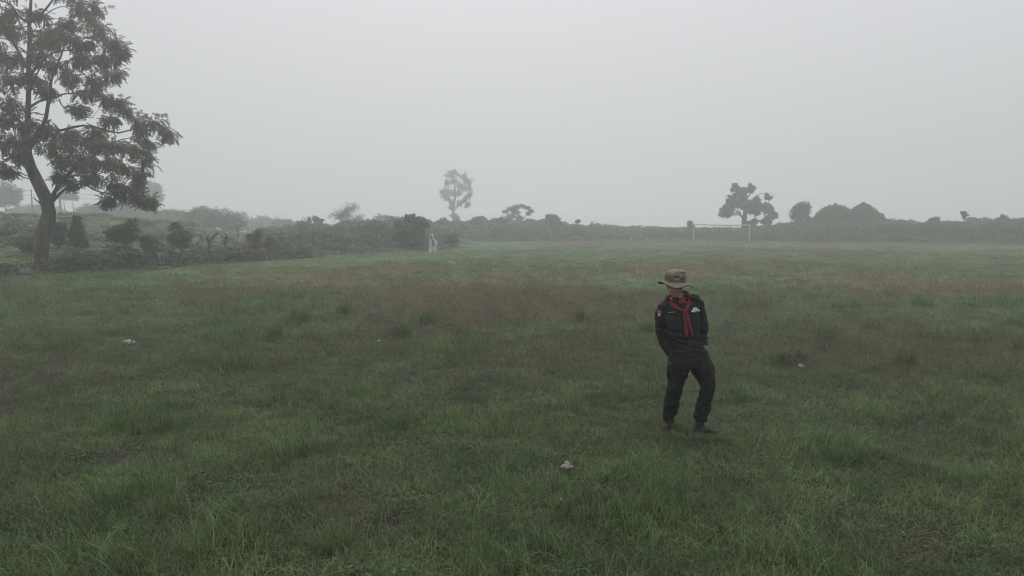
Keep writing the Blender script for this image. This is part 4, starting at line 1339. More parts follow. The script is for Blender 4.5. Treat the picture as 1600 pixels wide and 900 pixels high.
def jfold(co, no):
    w_ = .35 + sum(np.exp(-(np.linalg.norm(co - e, axis=1) / .11) ** 2) for e in EL)
    lean = co @ np.array([.35, 0, 1.0])
    a = ridged(np.stack([co[:, 0] * 7, co[:, 1] * 7, lean * 22], 1)) - .5
    b = ridged(np.stack([co[:, 0] * 14 + 5, co[:, 1] * 12, co[:, 2] * 9 - co[:, 0] * 9], 1)) - .5
    c = vnoise(np.stack([co[:, 0] * 6, co[:, 1] * 6, co[:, 2] * 5 + 3], 1)) - .5
    return np.clip(w_, 0, 1.3) * (.011 * a + .006 * b) + .016 * c
jm = remeshed('jacket', jk, .0065, 3, jfold, [M['jacket']])
jacket = link('jacket', jm, man)
JB = BVHTree.FromPolygons([v.co.copy() for v in jm.vertices], [tuple(p.vertices) for p in jm.polygons])

# trousers
ts = Acc()
loft(ts, [pr(1075, 547, .015, 25, .115), pr(1076, 556, .015, 29, .13), pr(1077, 565, .015, 32, .138), pr(1078.5, 573, .015, 33, .13)], 16, 40, power=2.4)
TL = [(1063, 560, .02, 16, .125), (1060.5, 572, .03, 17.5, .13), (1059.5, 581, .035, 16.8, .125), (1057.5, 592, .04, 14, .11), (1055.8, 603, .05, 12.2, .098), (1053, 615, .09, 11.6, .092), (1050, 628, .14, 11.6, .09), (1047, 640, .185, 11.4, .086), (1045, 650, .215, 10.2, .078), (1044.3, 657, .225, 9.2, .070)]
TR = [(1089, 560, .02, 16, .125), (1096, 572, .01, 18, .13), (1099.5, 581, -.005, 17, .125), (1103.5, 592, -.035, 13.6, .108), (1105, 603, -.055, 11.4, .096), (1103.5, 613, -.045, 11, .092), (1101, 625, -.02, 11, .09), (1098.4, 638, .0, 11.4, .09), (1095.8, 649, .01, 11.0, .085), (1094, 656, .012, 9.6, .075)]
for rows_ in ([(1050, 553, -.02, 5.5, .05), (1052.5, 560, -.02, 8, .07), (1055, 570, -.02, 8.5, .075), (1057, 580, -.01, 6, .06)], [(1099.5, 546, -.01, 5.5, .05), (1098.5, 553, -.01, 8, .07), (1096, 563, -.01, 9, .08), (1094, 573, .0, 7, .07)]):
    loft(ts, [[*pp(a, b, c), d * .00692, e] for a, b, c, d, e in rows_], 16, 20)
for A_ in (TL, TR):
    loft(ts, [[*pp(a, b, c), d * .00692, e] for a, b, c, d, e in A_], 44, 26)
KN = [(pp(1056, 602, 0), 1), (pp(1105, 603, 0), 1), (pp(1050, 640, .15), 1), (pp(1097, 645, 0), 1), (pp(1078, 572, -.05), 1)]
def tfold(co, no):
    w_ = .40 + sum(np.exp(-(np.linalg.norm(co - e, axis=1) / .12) ** 2) for e, _ in KN)
    a = ridged(np.stack([co[:, 0] * 6, co[:, 1] * 6, co[:, 2] * 17 + 9 * co[:, 0]], 1)) - .5
    b = ridged(np.stack([co[:, 0] * 11, co[:, 1] * 11 + 4, co[:, 2] * 13 - co[:, 0] * 8], 1)) - .5
    c = vnoise(np.stack([co[:, 0] * 5, co[:, 1] * 5 + 9, co[:, 2] * 5], 1)) - .5
    return np.clip(w_, 0, 1.3) * (.007 * a + .010 * b) + .020 * c
tm = remeshed('trousers', ts, .0065, 3, tfold, [M['trousers']])
trou = link('trousers', tm, man)
TBV = BVHTree.FromPolygons([v.co.copy() for v in tm.vertices], [tuple(p.vertices) for p in tm.polygons])
CAM_L = Vector((0, 0, CH)) - Vector(PO)


def hit(bv, px, py):
    """where the sight line through a photo pixel meets a garment"""
    tgt = Vector(pp(px, py))
    d = (tgt - CAM_L).normalized()
    h = bv.ray_cast(CAM_L, d)
    return (np.array(h[0]), np.array(h[1]), np.array(d)) if h[0] is not None else (np.array(tgt), np.array([0, -1., 0]), np.array(d))


def sheet(name, bv, outline, thick, mat, parent, off=.002, nx_=10, ny_=8, wob=0.0):
    """cloth piece lying on a garment; outline = four corners (px) tl, tr, br, bl"""
    tl_, tr2, br, bl = [np.array(c, float) for c in outline]
    F_, B_ = [], []
    for j in range(ny_ + 1):
        for i in range(nx_ + 1):
            u, v = i / nx_, j / ny_
            c = (tl_ * (1 - u) + tr2 * u) * (1 - v) + (bl * (1 - u) + br * u) * v
            p, n_, d_ = hit(bv, *c)
            e = thick * (1 + wob * rng.normal())
            F_.append(p - d_ * (off + e)); B_.append(p + d_ * .004)
    V = np.array(F_ + B_); m_ = nx_ + 1; tot = m_ * (ny_ + 1)
    q_ = []
    for j in range(ny_):
        for i in range(nx_):
            a = j * m_ + i
            q_ += [[a, a + m_, a + m_ + 1, a + 1], [tot + a, tot + a + 1, tot + a + m_ + 1, tot + a + m_]]
    rim = [i for i in range(m_)] + [j * m_ + nx_ for j in range(1, ny_ + 1)] + [ny_ * m_ + i for i in range(nx_ - 1, -1, -1)] + [j * m_ for j in range(ny_ - 1, 0, -1)]
    for a, b in zip(rim, rim[1:] + rim[:1]): q_.append([a, b, tot + b, tot + a])
    return link(name, mesh_from(name, V, np.array(q_), [M[mat]], smooth=True), parent)


M['jacket_trim'] = matte('jacket_trim', (.014, .015, .016), (.019, .020, .021), 9, .8, .001, 80)
sheet('pocket_flap', JB, ((1042.5, 494), (1063, 495.5), (1063.5, 501), (1042, 500)), .004, 'jacket_trim', jacket)
sheet('pocket', JB, ((1043, 501.5), (1063, 502.5), (1064, 516), (1045, 516)), .002, 'jacket_trim', jacket)
sheet('pocket_flap', JB, ((1081, 492), (1096, 490), (1096, 495), (1081, 498)), .004, 'jacket_trim', jacket)
sheet('front_placket', JB, ((1070, 480), (1074, 480), (1079, 552), (1075.5, 552)), .003, 'jacket_trim', jacket, nx_=4, ny_=30)
sheet('waistband', JB, ((1048, 548), (1100, 546), (1101, 550), (1048, 552)), .003, 'jacket_trim', jacket, nx_=24, ny_=3)
# collar
ca = Acc()
V, qs = [], []
n_ = 26
CC = pp(1063.5, 466, .03)
for k in range(n_):
    a = -math.pi * .5 + (k / (n_ - 1) - .5) * 2 * math.pi * .86 + math.pi
    for (r_, dz) in ((.068, .0), (.076, .026), (.092, .012), (.088, -.012)):
        V.append(CC + np.array([r_ * 1.02 * math.cos(a), r_ * .98 * math.sin(a) * 1.05, dz + .012 * math.sin(a)]))
for k in range(n_ - 1):
    for j in range(3):
        qs.append([k * 4 + j, k * 4 + j + 1, (k + 1) * 4 + j + 1, (k + 1) * 4 + j])
cm_ = mesh_from('collar', np.array(V), np.array(qs), [M['jacket']])
co_ = link('collar', cm_, jacket)
sm = co_.modifiers.new('t', 'SOLIDIFY'); sm.thickness = .004

# sleeve patch, name tape, chest badge
sp_ = sheet('sleeve_patch', JB, ((1026.6, 484.5), (1033, 484.5), (1033, 496), (1026.8, 496)), .002, 'red_patch', jacket, nx_=5, ny_=6)
sheet('patch_title', JB, ((1027.2, 485.8), (1032.4, 485.8), (1032.4, 487.0), (1027.2, 487.0)), .0035, 'grey_thread', sp_, off=.003, nx_=5, ny_=1)
for c in (((1028.2, 489.2), (1031.8, 488.6), (1031.8, 489.8), (1028.2, 490.4)), ((1028.0, 491.0), (1030.0, 490.4), (1030.4, 493.2), (1028.4, 493.6)), ((1030.6, 491.4), (1032.0, 491.0), (1031.4, 494.0), (1029.8, 494.2))):
    sheet('patch_emblem', JB, c, .0035, 'white_thread', sp_, off=.003, nx_=2, ny_=2)
u0 = 1044.0
for k, (w_, h_) in enumerate(((1.3, .9), (1.0, 1.1), (1.5, .8), (.6, 1.1), (1.3, 1.1), (1.2, .7), (.9, 1.1), (1.3, .9), (1.0, .9))):
    y0_ = 488.9 - (u0 - 1044) * .10
    sheet('name_letter', JB, ((u0, y0_ - h_), (u0 + w_ * .8, y0_ - h_ - .1), (u0 + w_ * .8, y0_ - .1), (u0, y0_)), .002, 'grey_thread' if k in (2, 7) else 'white_thread', jacket, nx_=2, ny_=1)
    u0 += w_ + .22
def disc(name, bv, c, rx, ry, thick, mat, parent, seed, n_=20, off=.004):
    """round-edged irregular piece sewn on a garment"""
    V, q_ = [], []
    for j in range(4):
        for k in range(n_):
            a_ = 2 * math.pi * k / n_
            w_ = 1 + .28 * math.sin(3 * a_ + seed) + .14 * math.sin(5 * a_ + 2 * seed)
            rr = (j / 3 + .03) * w_
            p, n2_, d_ = hit(bv, c[0] + rx * rr * math.cos(a_), c[1] + ry * rr * math.sin(a_))
            V.append(p - d_ * (off + thick * (1 - (j / 3) ** 3)))
    for j in range(3):
        for k in range(n_): q_.append([j * n_ + k, j * n_ + (k + 1) % n_, (j + 1) * n_ + (k + 1) % n_, (j + 1) * n_ + k])
    return link(name, mesh_from(name, np.array(V), np.array(q_), [M[mat]]), parent)


bad = disc('chest_badge', JB, (1086.6, 484.4), 5.6, 3.4, .003, 'white_thread', jacket, .6)
disc('badge_shape', JB, (1087.6, 485.8), 2.9, 2.2, .006, 'grey_thread', bad, 2.2)
disc('badge_shape', JB, (1083.4, 485.0), 1.3, .8, .006, 'grey_thread', bad, 1.1)
disc('badge_shape', JB, (1087.2, 485.2), 1.2, .9, .008, 'white_thread', bad, 3.0)
disc('badge_shape', JB, (1090.8, 482.6), 1.0, .6, .006, 'grey_thread', bad, .3)

# red neckerchief
def scarf(path, name, parent, bv, folds=3, off=.010, depth=None):
    """path rows: px,py,half width px; draped over the garment"""
    D = crom(np.array(path, float), 26)
    P = []
    for k, (a, b, h_) in enumerate(D):
        p, n__, d_ = hit(bv, a, b)
        P.append(p - d_ * off)
    P = np.array(P)
    if depth is not None:
        P[:, 1] += np.interp(np.linspace(0, 1, len(P)), *depth)
    P[1:-1] = (P[:-2] + P[1:-1] * 2 + P[2:]) / 4
    T, U, W = frames(P, np.array([0, -1., 0]))
    ns = 28
    V = []
    for k in range(len(P)):
        hw_ = D[k, 2] * .00692
        for s in range(ns):
            a = s / ns * 2 * math.pi
            pl = 1 + .30 * math.cos(a * folds * 2 + k * .12) * (1 if abs(math.sin(a)) < .95 else .3)
            V.append(P[k] + W[k] * hw_ * math.cos(a) + U[k] * .010 * math.sin(a) * pl)
    n2 = len(P)
    q_ = [[k * ns + s, k * ns + (s + 1) % ns, (k + 1) * ns + (s + 1) % ns, (k + 1) * ns + s] for k in range(n2 - 1) for s in range(ns)]
    V += [P[0], P[-1]]
    t_ = [[(s + 1) % ns, s, n2 * ns] for s in range(ns)] + [[(n2 - 1) * ns + s, (n2 - 1) * ns + (s + 1) % ns, n2 * ns + 1] for s in range(ns)]
    return link(name, mesh_from(name, np.array(V), [np.array(q_), np.array(t_)], [M['red']]), parent)


sca = bpy.data.objects.new('neckerchief', None); COL.objects.link(sca); sca.parent = man
sca['label'] = 'rolled red neckerchief knotted on the chest'
scarf([(1042, 464, 3.2), (1045.5, 470, 3.4), (1052, 476.5, 3.2), (1060, 482.5, 2.7), (1069.5, 486.5, 1.9)], 'left_roll', sca, JB, depth=((0, .25, 1), (.0, .0, 0)))
scarf([(1069, 455, 2.0), (1075, 460, 2.7), (1077.6, 467, 2.9), (1076, 476, 2.8), (1070.5, 486, 2.0)], 'right_roll', sca, JB, depth=((0, .3, 1), (.02, 0, 0)))
scarf([(1069.8, 486, 1.6), (1069.4, 494, 2.4), (1071, 508, 2.8), (1072.2, 520, 2.9), (1072.6, 526.6, .9)], 'tail', sca, JB, 2, .012)
scarf([(1071.5, 487, 1.6), (1074.6, 496, 2.4), (1077.6, 510, 2.6), (1080.4, 520, 2.5), (1082.2, 527.8, .8)], 'tail', sca, JB, 2, .009)
# the roll round the back of the neck
bk = Acc()
P = [pp(1043, 466, -.035), pp(1043.5, 463.5, .04), pp(1052, 460, .12), pp(1063, 457, .125), pp(1070, 455.5, .07), pp(1072, 458, .0)]
loft(bk, [[*p, .016, .02] for p in P], 24, 14, ref=(0, 0, 1))
link('back_roll', bk.mesh('back_roll', [M['red']]), sca)
kn = Acc()
kp, _, kd = hit(JB, 1070.3, 486.6)
kp = kp - kd * .018
loft(kn, [[*(kp + [0, 0, .020]), .006, .006], [*(kp + [0, 0, .012]), .019, .016], [*(kp - [0, 0, .004]), .021, .018], [*(kp - [0, 0, .018]), .007, .007]], 14, 16)
link('knot', kn.mesh('knot', [M['red']]), sca)
# dark red undershirt in the collar gap
us = Acc()
loft(us, [pr(1061.5, 466, .01, 7.2, .058), pr(1064, 470.5, .005, 8.6, .068), pr(1066, 477, -.02, 7, .07)], 10, 20)
link('undershirt', us.mesh('undershirt', [M['red_patch']]), man)

# hat: crown, stitched band and wavy brim
hat = bpy.data.objects.new('bucket_hat', None); COL.objects.link(hat); hat.parent = man
HatR = np.array((Matrix.Rotation(R(-40), 4, 'Z') @ Matrix.Rotation(R(7), 4, 'X') @ Matrix.Rotation(R(0), 4, 'Y')).to_3x3())
ROLL = np.array(Matrix.Rotation(R(4), 4, 'Y').to_3x3())
HO = pp(1055.5, 440.0, -.01)
def ht(v): return (np.asarray(v, float) @ HatR.T) @ ROLL.T + HO
n_ = 96
prof = [(.108, -.004), (.108, .012), (.108, .03), (.107, .05), (.105, .068), (.102, .084), (.097, .098), (.090, .109), (.078, .1175), (.06, .1225), (.04, .125), (.02, .126)]
pd = crom(np.array(prof), 44)
V = []
for j, (r_, z_) in enumerate(pd):
    for k in range(n_):
        a = k / n_ * 2 * math.pi
        e = np.array([[math.cos(a) * 2.0, math.sin(a) * 2.0, z_ * 42 + .5 * math.sin(a * 2) + 7]])
        wr = (1 - 2 * abs(vnoise(e)[0] - .5) * 2 - .5) * .017 * min(1, r_ / .06) * min(1, (j + 1) / 4)
        e2 = vnoise(np.array([[math.cos(a) * 5, math.sin(a) * 5, z_ * 60]]))[0] - .5
        rr = r_ + wr + .004 * e2
        zz_ = z_ + (.010 * (vnoise(np.array([[math.cos(a) * r_ * 22 + 4, math.sin(a) * r_ * 22, 2.]]))[0] - .5) if j > 22 else 0)
        V.append((rr * math.cos(a), rr * 1.10 * math.sin(a), zz_))
V.append((0, 0, .124))
m_ = len(pd)
q_ = [[j * n_ + k, j * n_ + (k + 1) % n_, (j + 1) * n_ + (k + 1) % n_, (j + 1) * n_ + k] for j in range(m_ - 1) for k in range(n_)]
t_ = [[(m_ - 1) * n_ + k, (m_ - 1) * n_ + (k + 1) % n_, m_ * n_] for k in range(n_)]
link('crown', mesh_from('crown', ht(V), [np.array(q_), np.array(t_)], [M['hat']]), hat)
# brim heights are set in the picture frame: up at far left, dipping in front, down on the right
def brim(r0, r1, off, name, mat, parent):
    V = []
    nr = 12
    for j in range(nr + 1):
        t = j / nr
        for k in range(n_):
            a = k / n_ * 2 * math.pi
            r_ = r0 + (r1 - r0) * t * (1 + .03 * math.sin(3 * a + 1))
            x_, y_ = r_ * math.cos(a), r_ * 1.04 * math.sin(a)
            dx_, dy_ = math.cos(a), math.sin(a)      # world directions: dx right, dy away
            drop = -.018 * t - .010 * t * t
            wave = (.020 * math.exp(-((math.atan2(dy_, dx_) + 2.75) / .38) ** 2) - .030 * math.exp(-((math.atan2(dy_, dx_) + 1.75) / .42) ** 2)
                    + .012 * math.exp(-((math.atan2(dy_, dx_) + 1.05) / .35) ** 2) - .022 * math.exp(-((math.atan2(dy_, dx_) + .30) / .40) ** 2) + .012 * math.sin(4 * a + 2) * (dy_ > 0)) * t ** 1.3
            V.append((x_, y_, drop + wave + off))
    q_ = [[j * n_ + k, (j + 1) * n_ + k, (j + 1) * n_ + (k + 1) % n_, j * n_ + (k + 1) % n_] for j in range(nr) for k in range(n_)]
    V = np.array(V) @ ROLL.T + HO
    o_ = link(name, mesh_from(name, V, np.array(q_), [M[mat]]), parent)
    s_ = o_.modifiers.new('t', 'SOLIDIFY'); s_.thickness = .003; s_.offset = 1 if off > -.003 else -1
    return o_
brim(.104, .188, 0, 'brim', 'hat', hat)
brim(.102, .1865, -.0045, 'brim_underside', 'hat_under', hat)  # separate sheet below the brim, much darker than the hat cloth
bd = Acc()
for a0 in np.linspace(0, 2 * math.pi, 13)[:-1]:
    pts = [ht(((.112) * math.cos(a0 + t), .112 * 1.10 * math.sin(a0 + t), .020 + .003 * math.sin(t * 20))) for t in np.linspace(.03, .49, 7)]
    tube(bd, pts, .0045, 6)
    lo_ = link('band_loop', bd.mesh('band_loop', [M['hat']]), hat)
    bd = Acc()

# watch at the wrist of the arm on the right of the picture
wa = Acc()
wc = pp(1100.6, 540.2, -.055)
for k in range(1):
    th_ = np.linspace(0, 2 * math.pi, 25)
    tube(wa, np.stack([wc[0] + .024 * np.cos(th_) - .004, wc[1] + .020 + .024 * np.sin(th_), wc[2] + .004 * np.cos(th_)], 1), .004, 8)
link('watch', wa.mesh('watch', [M['steel']]), man)
wf = Acc()
loft(wf, [[*(wc + [0, -.006, 0]), .011, .010], [*(wc + [0, -.013, 0]), .011, .010]], 3, 14, ref=(1, 0, 0))
link('watch_face', wf.mesh('watch_face', [M['steel']]), man)

# cargo pockets
for c in (((1041.5, 577), (1050, 577.5), (1052, 592), (1042.5, 592)), ((1106.5, 571), (1117, 572), (1117.5, 584), (1107, 585))):
    o_ = sheet('cargo_pocket', TBV, c, .020, 'trousers', trou, nx_=8, ny_=8, wob=.1)
sheet('fly_seam', TBV, ((1077.5, 556), (1079, 556), (1080.5, 573), (1079, 573)), .003, 'trousers', trou, nx_=2, ny_=10)

# boots
def boot(ank, heel, toe, name_):
    """ank: top of the shaft, heel and toe: points on the ground (local)"""
    a = Acc()
    ank, heel, toe = map(lambda v: np.array(v, float), (ank, heel, toe))
    fw = toe - heel; L_ = np.linalg.norm(fw); fw /= L_
    sd_ = np.cross(fw, (0, 0, 1.))
    hb = heel + fw * .065
    loft(a, [[*(ank + [0, 0, .03]), .052, .058], [*(ank), .05, .056], [*((ank + hb) / 2 + [0, 0, .045]), .046, .052], [*(hb + [0, 0, .07]), .043, .05], [*(hb + [0, 0, .035]), .042, .058]], 16, 20, ref=sd_)
    loft(a, [[*(heel + [0, 0, .045]), .02, .02], [*(heel + fw * .02 + [0, 0, .05]), .036, .036], [*(heel + fw * L_ * .35 + [0, 0, .055]), .041, .045], [*(heel + fw * L_ * .6 + [0, 0, .045]), .046, .036],
             [*(heel + fw * L_ * .82 + [0, 0, .040]), .048, .030], [*(heel + fw * L_ * .95 + [0, 0, .036]), .034, .024], [*(toe + [0, 0, .032]), .012, .012]], 26, 22, ref=sd_, power=2.3)
    root_ = bpy.data.objects.new('boot', None); COL.objects.link(root_); root_.parent = man
    bmesh_ = remeshed('upper', a, .006, 2, lambda co, no: .004 * (ridged(co * [30, 30, 45]) - .5), [M['boot']])
    link('upper', bmesh_, root_)
    s = Acc()
    rows_ = [(0, .022), (.02, .036), (.35, .036), (.5, .036), (.72, .048), (.9, .044), (1.0, .018)]
    V, qs_ = [], []
    D_ = crom(np.array(rows_), 20)
    for t, w_ in D_:
        c = heel + fw * (t * (L_ + .012) - .004)
        for sx_, z_ in ((-1, -.004), (1, -.004), (1, .026), (-1, .026)):
            V.append(c + sd_ * sx_ * (w_ + .004) + np.array([0, 0, z_]))
    for k in range(19):
        for j in range(4): qs_.append([k * 4 + j, k * 4 + (j + 1) % 4, (k + 1) * 4 + (j + 1) % 4, (k + 1) * 4 + j])
    qs_ += [[3, 2, 1, 0], [76, 77, 78, 79]]
    link('sole', mesh_from('sole', np.array(V), np.array(qs_), [M['sole']], smooth=False), root_)
    for k in range(5):
        c = heel + fw * (L_ * (.40 + .085 * k)) + np.array([0, 0, .118 - .013 * k])
        l_ = Acc()
        tube(l_, [c - sd_ * .028 - [0, 0, .01], c + [0, 0, .002], c + sd_ * .028 - [0, 0, .01]], .0032, 5)
        link('lace', l_.mesh('lace', [M['sole']]), root_)


g1 = pp(1083, 672, 0)
def gnd(px, dy): 
    v = pp(px, 660, dy); v[2] = 0.0; return v
boot(pp(1094, 653, .012), gnd(1082.5, .02), gnd(1124, -.08), 'right')
boot(pp(1045, 655, .225), gnd(1046, .36), gnd(1040, .06), 'left')

# ------------------------------------------------------------------ figure in the pale raincoat
RY = 57.0
RO = np.array([*at(676, 400, RY)[:2], 0.0]); RO[2] = hz(RO[0], RO[1])
def rp(px, py, dy=0): return np.array(at(px, py, RY + dy)) - RO
RS = RY / F
def rr_(px, py, dy, a, b): return [*rp(px, py, dy), a * RS, b]
M['poncho'] = leafmat('pale_raincoat', (.78, .79, .78), (.52, .54, .54), None, 3.5, .4, .35, amt=0)
M['grey_shirt'] = matte('grey_shirt', (.26, .27, .27), (.19, .20, .20), 6, .8)
M['skin_dull'] = matte('weathered_skin', (.15, .12, .10), (.12, .10, .085), 10, .6)
M['grey_leg'] = matte('grey_leg', (.10, .11, .11), (.07, .075, .075), 6, .8)
rain = empty('person', tuple(RO), 'distant figure in a long pale raincoat walking beside the big dark bush', 'person')
b_ = Acc()
loft(b_, [rr_(674, 366, -.05, 1.2, .05), rr_(674, 368.5, -.05, 1.9, .10), rr_(674.3, 372, -.04, 1.7, .09), rr_(675, 374, .0, 1.1, .06)], 14, 14)
loft(b_, [rr_(675, 373.5, .0, 1.2, .06), rr_(676, 377, .02, 3.2, .11), rr_(676, 384, .02, 3.0, .12), rr_(676, 390, .02, 2.9, .12)], 16, 16)
loft(b_, [rr_(679.5, 376.5, .02, 1.1, .06), rr_(681, 382, .05, 1.0, .055), rr_(681, 388, -.05, .8, .045), rr_(681, 390.5, -.1, .6, .035)], 12, 10)
loft(b_, [rr_(672.5, 376.5, .02, 1.1, .06), rr_(671, 382, .05, 1.0, .055), rr_(670.5, 388, .0, .8, .045), rr_(670, 393, -.05, .6, .035)], 12, 10)
loft(b_, [rr_(674.5, 389, .02, 1.6, .09), rr_(674.5, 395, -.05, 1.2, .065), rr_(674.8, 400, -.05, .9, .05), rr_(674.5, 401.5, -.12, .9, .11)], 14, 12)
loft(b_, [rr_(677.5, 389, .02, 1.6, .09), rr_(677.6, 395, .1, 1.2, .065), rr_(677.5, 400, .18, .9, .05), rr_(677.2, 401.3, .12, .9, .11)], 14, 12)
link('body', remeshed('body', b_, .018, 1, mats=[M['skin_dull']]), rain)
t_ = Acc()
loft(t_, [rr_(675.4, 374.5, .0, 1.7, .09), rr_(676, 377.5, .0, 3.4, .14), rr_(676, 384, .0, 3.2, .14), rr_(676, 392, .0, 3.1, .14)], 14, 18)
link('shirt', t_.mesh('shirt', [M['grey_shirt']]), rain)
t_ = Acc()
loft(t_, [rr_(674.5, 389, .02, 1.9, .11), rr_(674.5, 395, -.05, 1.5, .085), rr_(674.7, 400.2, -.05, 1.2, .07)], 12, 14)
loft(t_, [rr_(677.5, 389, .02, 1.9, .11), rr_(677.6, 395, .1, 1.5, .085), rr_(677.5, 400.2, .18, 1.2, .07)], 12, 14)
link('trousers', remeshed('trousers', t_, .02, 1, mats=[M['grey_leg']]), rain)
# raincoat: open-fronted shell with uneven hem
V, qs = [], []
D = crom(np.array([(675, 372.5, 2.2, .11), (676.5, 375.6, 5.4, .19), (677, 381, 6.3, .22), (676.6, 387, 6.1, .23), (675.6, 393, 6.8, .26), (676.3, 399.0, 7.2, .29)]), 20)
ns = 40
for j, (a, b, h_, d_) in enumerate(D):
    c = rp(a, b, .02)
    for k in range(ns):
        gap_ = float(np.interp(j, [0, 2, 8, 12, 15, 19], [.30, .42, .30, .04, .04, .28]))
        th_ = -math.pi / 2 + gap_ + .05 + (2 * math.pi - 2 * gap_) * k / (ns - 1)
        wv = 1 + .10 * math.sin(th_ * 7 + j * .2) * j / 20 + .06 * math.sin(th_ * 13) * j / 20
        V.append(c + np.array([h_ * RS * wv * math.cos(th_), d_ * wv * math.sin(th_), (.10 * math.sin(th_ * 3 + 1)) * (j / 20) ** 3]))
for j in range(19):
    for k in range(ns - 1): qs.append([j * ns + k, j * ns + k + 1, (j + 1) * ns + k + 1, (j + 1) * ns + k])
co_ = link('raincoat', mesh_from('raincoat', np.array(V), np.array(qs), [M['poncho']], {'rnd': np.full(len(V), .5)}), rain)
co_.modifiers.new('t', 'SOLIDIFY').thickness = .008
h_ = Acc()
loft(h_, [rr_(674.8, 373.5, .04, 2.4, .13), rr_(674.6, 370.2, .05, 2.9, .15), rr_(674.5, 367.2, .04, 2.7, .145), rr_(674.5, 365.0, .02, 1.5, .08)], 12, 16, caps=True)
link('hood', h_.mesh('hood', [M['poncho']]), rain)
h_ = Acc()
loft(h_, [rr_(673.2, 368.2, -.10, 1.4, .02), rr_(671.8, 368.6, -.22, 1.2, .012), rr_(671.0, 368.9, -.27, .5, .008)], 8, 10, ref=(1, .4, 0))
link('cap_peak', h_.mesh('cap_peak', [M['poncho']]), rain)
h_ = Acc()
loft(h_, [rr_(669.0, 390.5, -.02, .5, .06), rr_(668.9, 393, -.02, 1.1, .10), rr_(669.2, 396, -.02, 1.1, .10), rr_(669.6, 397.5, -.02, .6, .08)], 10, 12)
bgm = link('shoulder_bag', h_.mesh('shoulder_bag', [M['jacket']]), None, tuple(RO))
tag(bgm, 'small dark bag hanging at the side of the figure in the pale raincoat', 'bag')

# ------------------------------------------------------------------ goal
M['goal'] = matte('weathered_white_paint', (.52, .53, .52), (.34, .34, .32), 2.5, .6, stretch=(1, 1, .4))
GY0 = 98.0
g0 = at(1083.5, 377, GY0); g0z = hz(g0.x, GY0)
g1_ = at(1170.3, 378.5, GY0 - 3)
goal = empty('goal', (g0.x, GY0, g0z), 'white football goal frame without a net at the far end of the field', 'goal')
def post(x0_, y0_, ztop, nm):
    a = Acc()
    z0_ = hz(x0_, y0_) - .15
    P = np.linspace((x0_, y0_, z0_), (x0_ + .03, y0_, ztop), 8)
    tube(a, P, .075, 14)
    link(nm, a.mesh(nm, [M['goal']], (g0.x, GY0, g0z)), goal)
zt0 = at(1083.5, 350.3, GY0).z; zt1 = at(1170.3, 352, GY0 - 3).z
post(g0.x, GY0, zt0, 'post'); post(g1_.x, GY0 - 3, zt1, 'post')
a = Acc()
pts = [np.array([g0.x - .35, GY0, zt0]) * (1 - t) + np.array([g1_.x + .1, GY0 - 3, zt1]) * t - np.array([0, 0, .06 * math.sin(math.pi * t)]) for t in np.linspace(0, 1, 12)]
tube(a, pts, .08, 14)
link('crossbar', a.mesh('crossbar', [M['goal']], (g0.x, GY0, g0z)), goal)

# ------------------------------------------------------------------ small things in the grass
M['paper'] = matte('crumpled_paper', (.42, .36, .33), (.24, .19, .17), 12, .8)
M['litter_white'] = matte('white_paper', (.46, .44, .42), (.30, .28, .26), 12, .8)
M['stone'] = matte('stone', (.12, .12, .115), (.08, .085, .078), 3, .9, .02, 12)
def crumple(name, label, px, py, size, cat, mat='paper', flat=.55, lift=.03, seed=0, amp=.45, group=None):
    """ground point under the pixel, a folded and creased lump lying in the grass"""
    d = at(px, py, 1.0) - Vector((0, 0, CH))
    t = CH / -d.z
    x_, y_ = d.x * t, d.y * t
    z_ = hz(x_, y_) + lift
    n_, m_ = 22, 14
    V = []
    for j in range(m_ + 1):
        ph = math.pi * j / m_
        for k in range(n_):
            th_ = 2 * math.pi * k / n_
            v = np.array([math.sin(ph) * math.cos(th_), math.sin(ph) * math.sin(th_), math.cos(ph)])
            e = 1 + amp * 2 * (abs(vnoise((v * 2.1 + 9 + seed)[None])[0] - .5) * 2 - .4) + .2 * (vnoise((v * 5 + seed)[None])[0] - .5)
            V.append(v * e * np.array([1, .8, flat]) * size)
    q_ = [[j * n_ + k, (j + 1) * n_ + k, (j + 1) * n_ + (k + 1) % n_, j * n_ + (k + 1) % n_] for j in range(m_) for k in range(n_)]
    o_ = link(name, mesh_from(name, np.array(V), np.array(q_), [M[mat]], smooth=False), None, (x_, y_, z_ + size * flat * .4))
    return tag(o_, label, cat, group)


crumple('crumpled_paper', 'pinkish-white crumpled paper lying in the foreground grass left of the man', 885.5, 738, .046, 'litter', flat=.8, lift=.045, seed=1)
crumple('crumpled_paper', 'white scrap of crumpled paper in the grass at far left', 202, 553, .085, 'litter', 'litter_white', flat=.5, lift=.17, seed=2)
crumple('crumpled_paper', 'tiny white scrap in the grass below the pinkish-white paper', 877, 791, .014, 'litter', flat=.8, lift=.06, seed=3)
crumple('crumpled_paper', 'small white scrap in the grass right of the man', 1250, 590, .034, 'litter', 'litter_white', flat=.6, lift=.17, seed=4)
crumple('crumpled_paper', 'small pale scrap in the mid field left of the man, near grass tufts', 592, 547, .034, 'litter', 'litter_white', flat=.5, lift=.17, seed=5)
o_ = crumple('boulder', 'grey rounded boulder at the foot of the leaning tree', 42, 430, .42, 'boulder', 'stone', .45, .0, 6, .25)
tag(crumple('paper_scrap', 'small white speck on the far bank below the umbrella-shaped tree', 828, 358, .1, 'litter'), None)
bpy.data.objects.remove(bpy.data.objects['paper_scrap'])
wp_ = at(828, 354.5, 103); zz0 = hz(wp_.x, 103)
V = np.array([[-.12, 0, 0], [.1, .02, -.02], [.13, -.03, .17], [-.08, .03, .2], [-.02, .14, .1]])
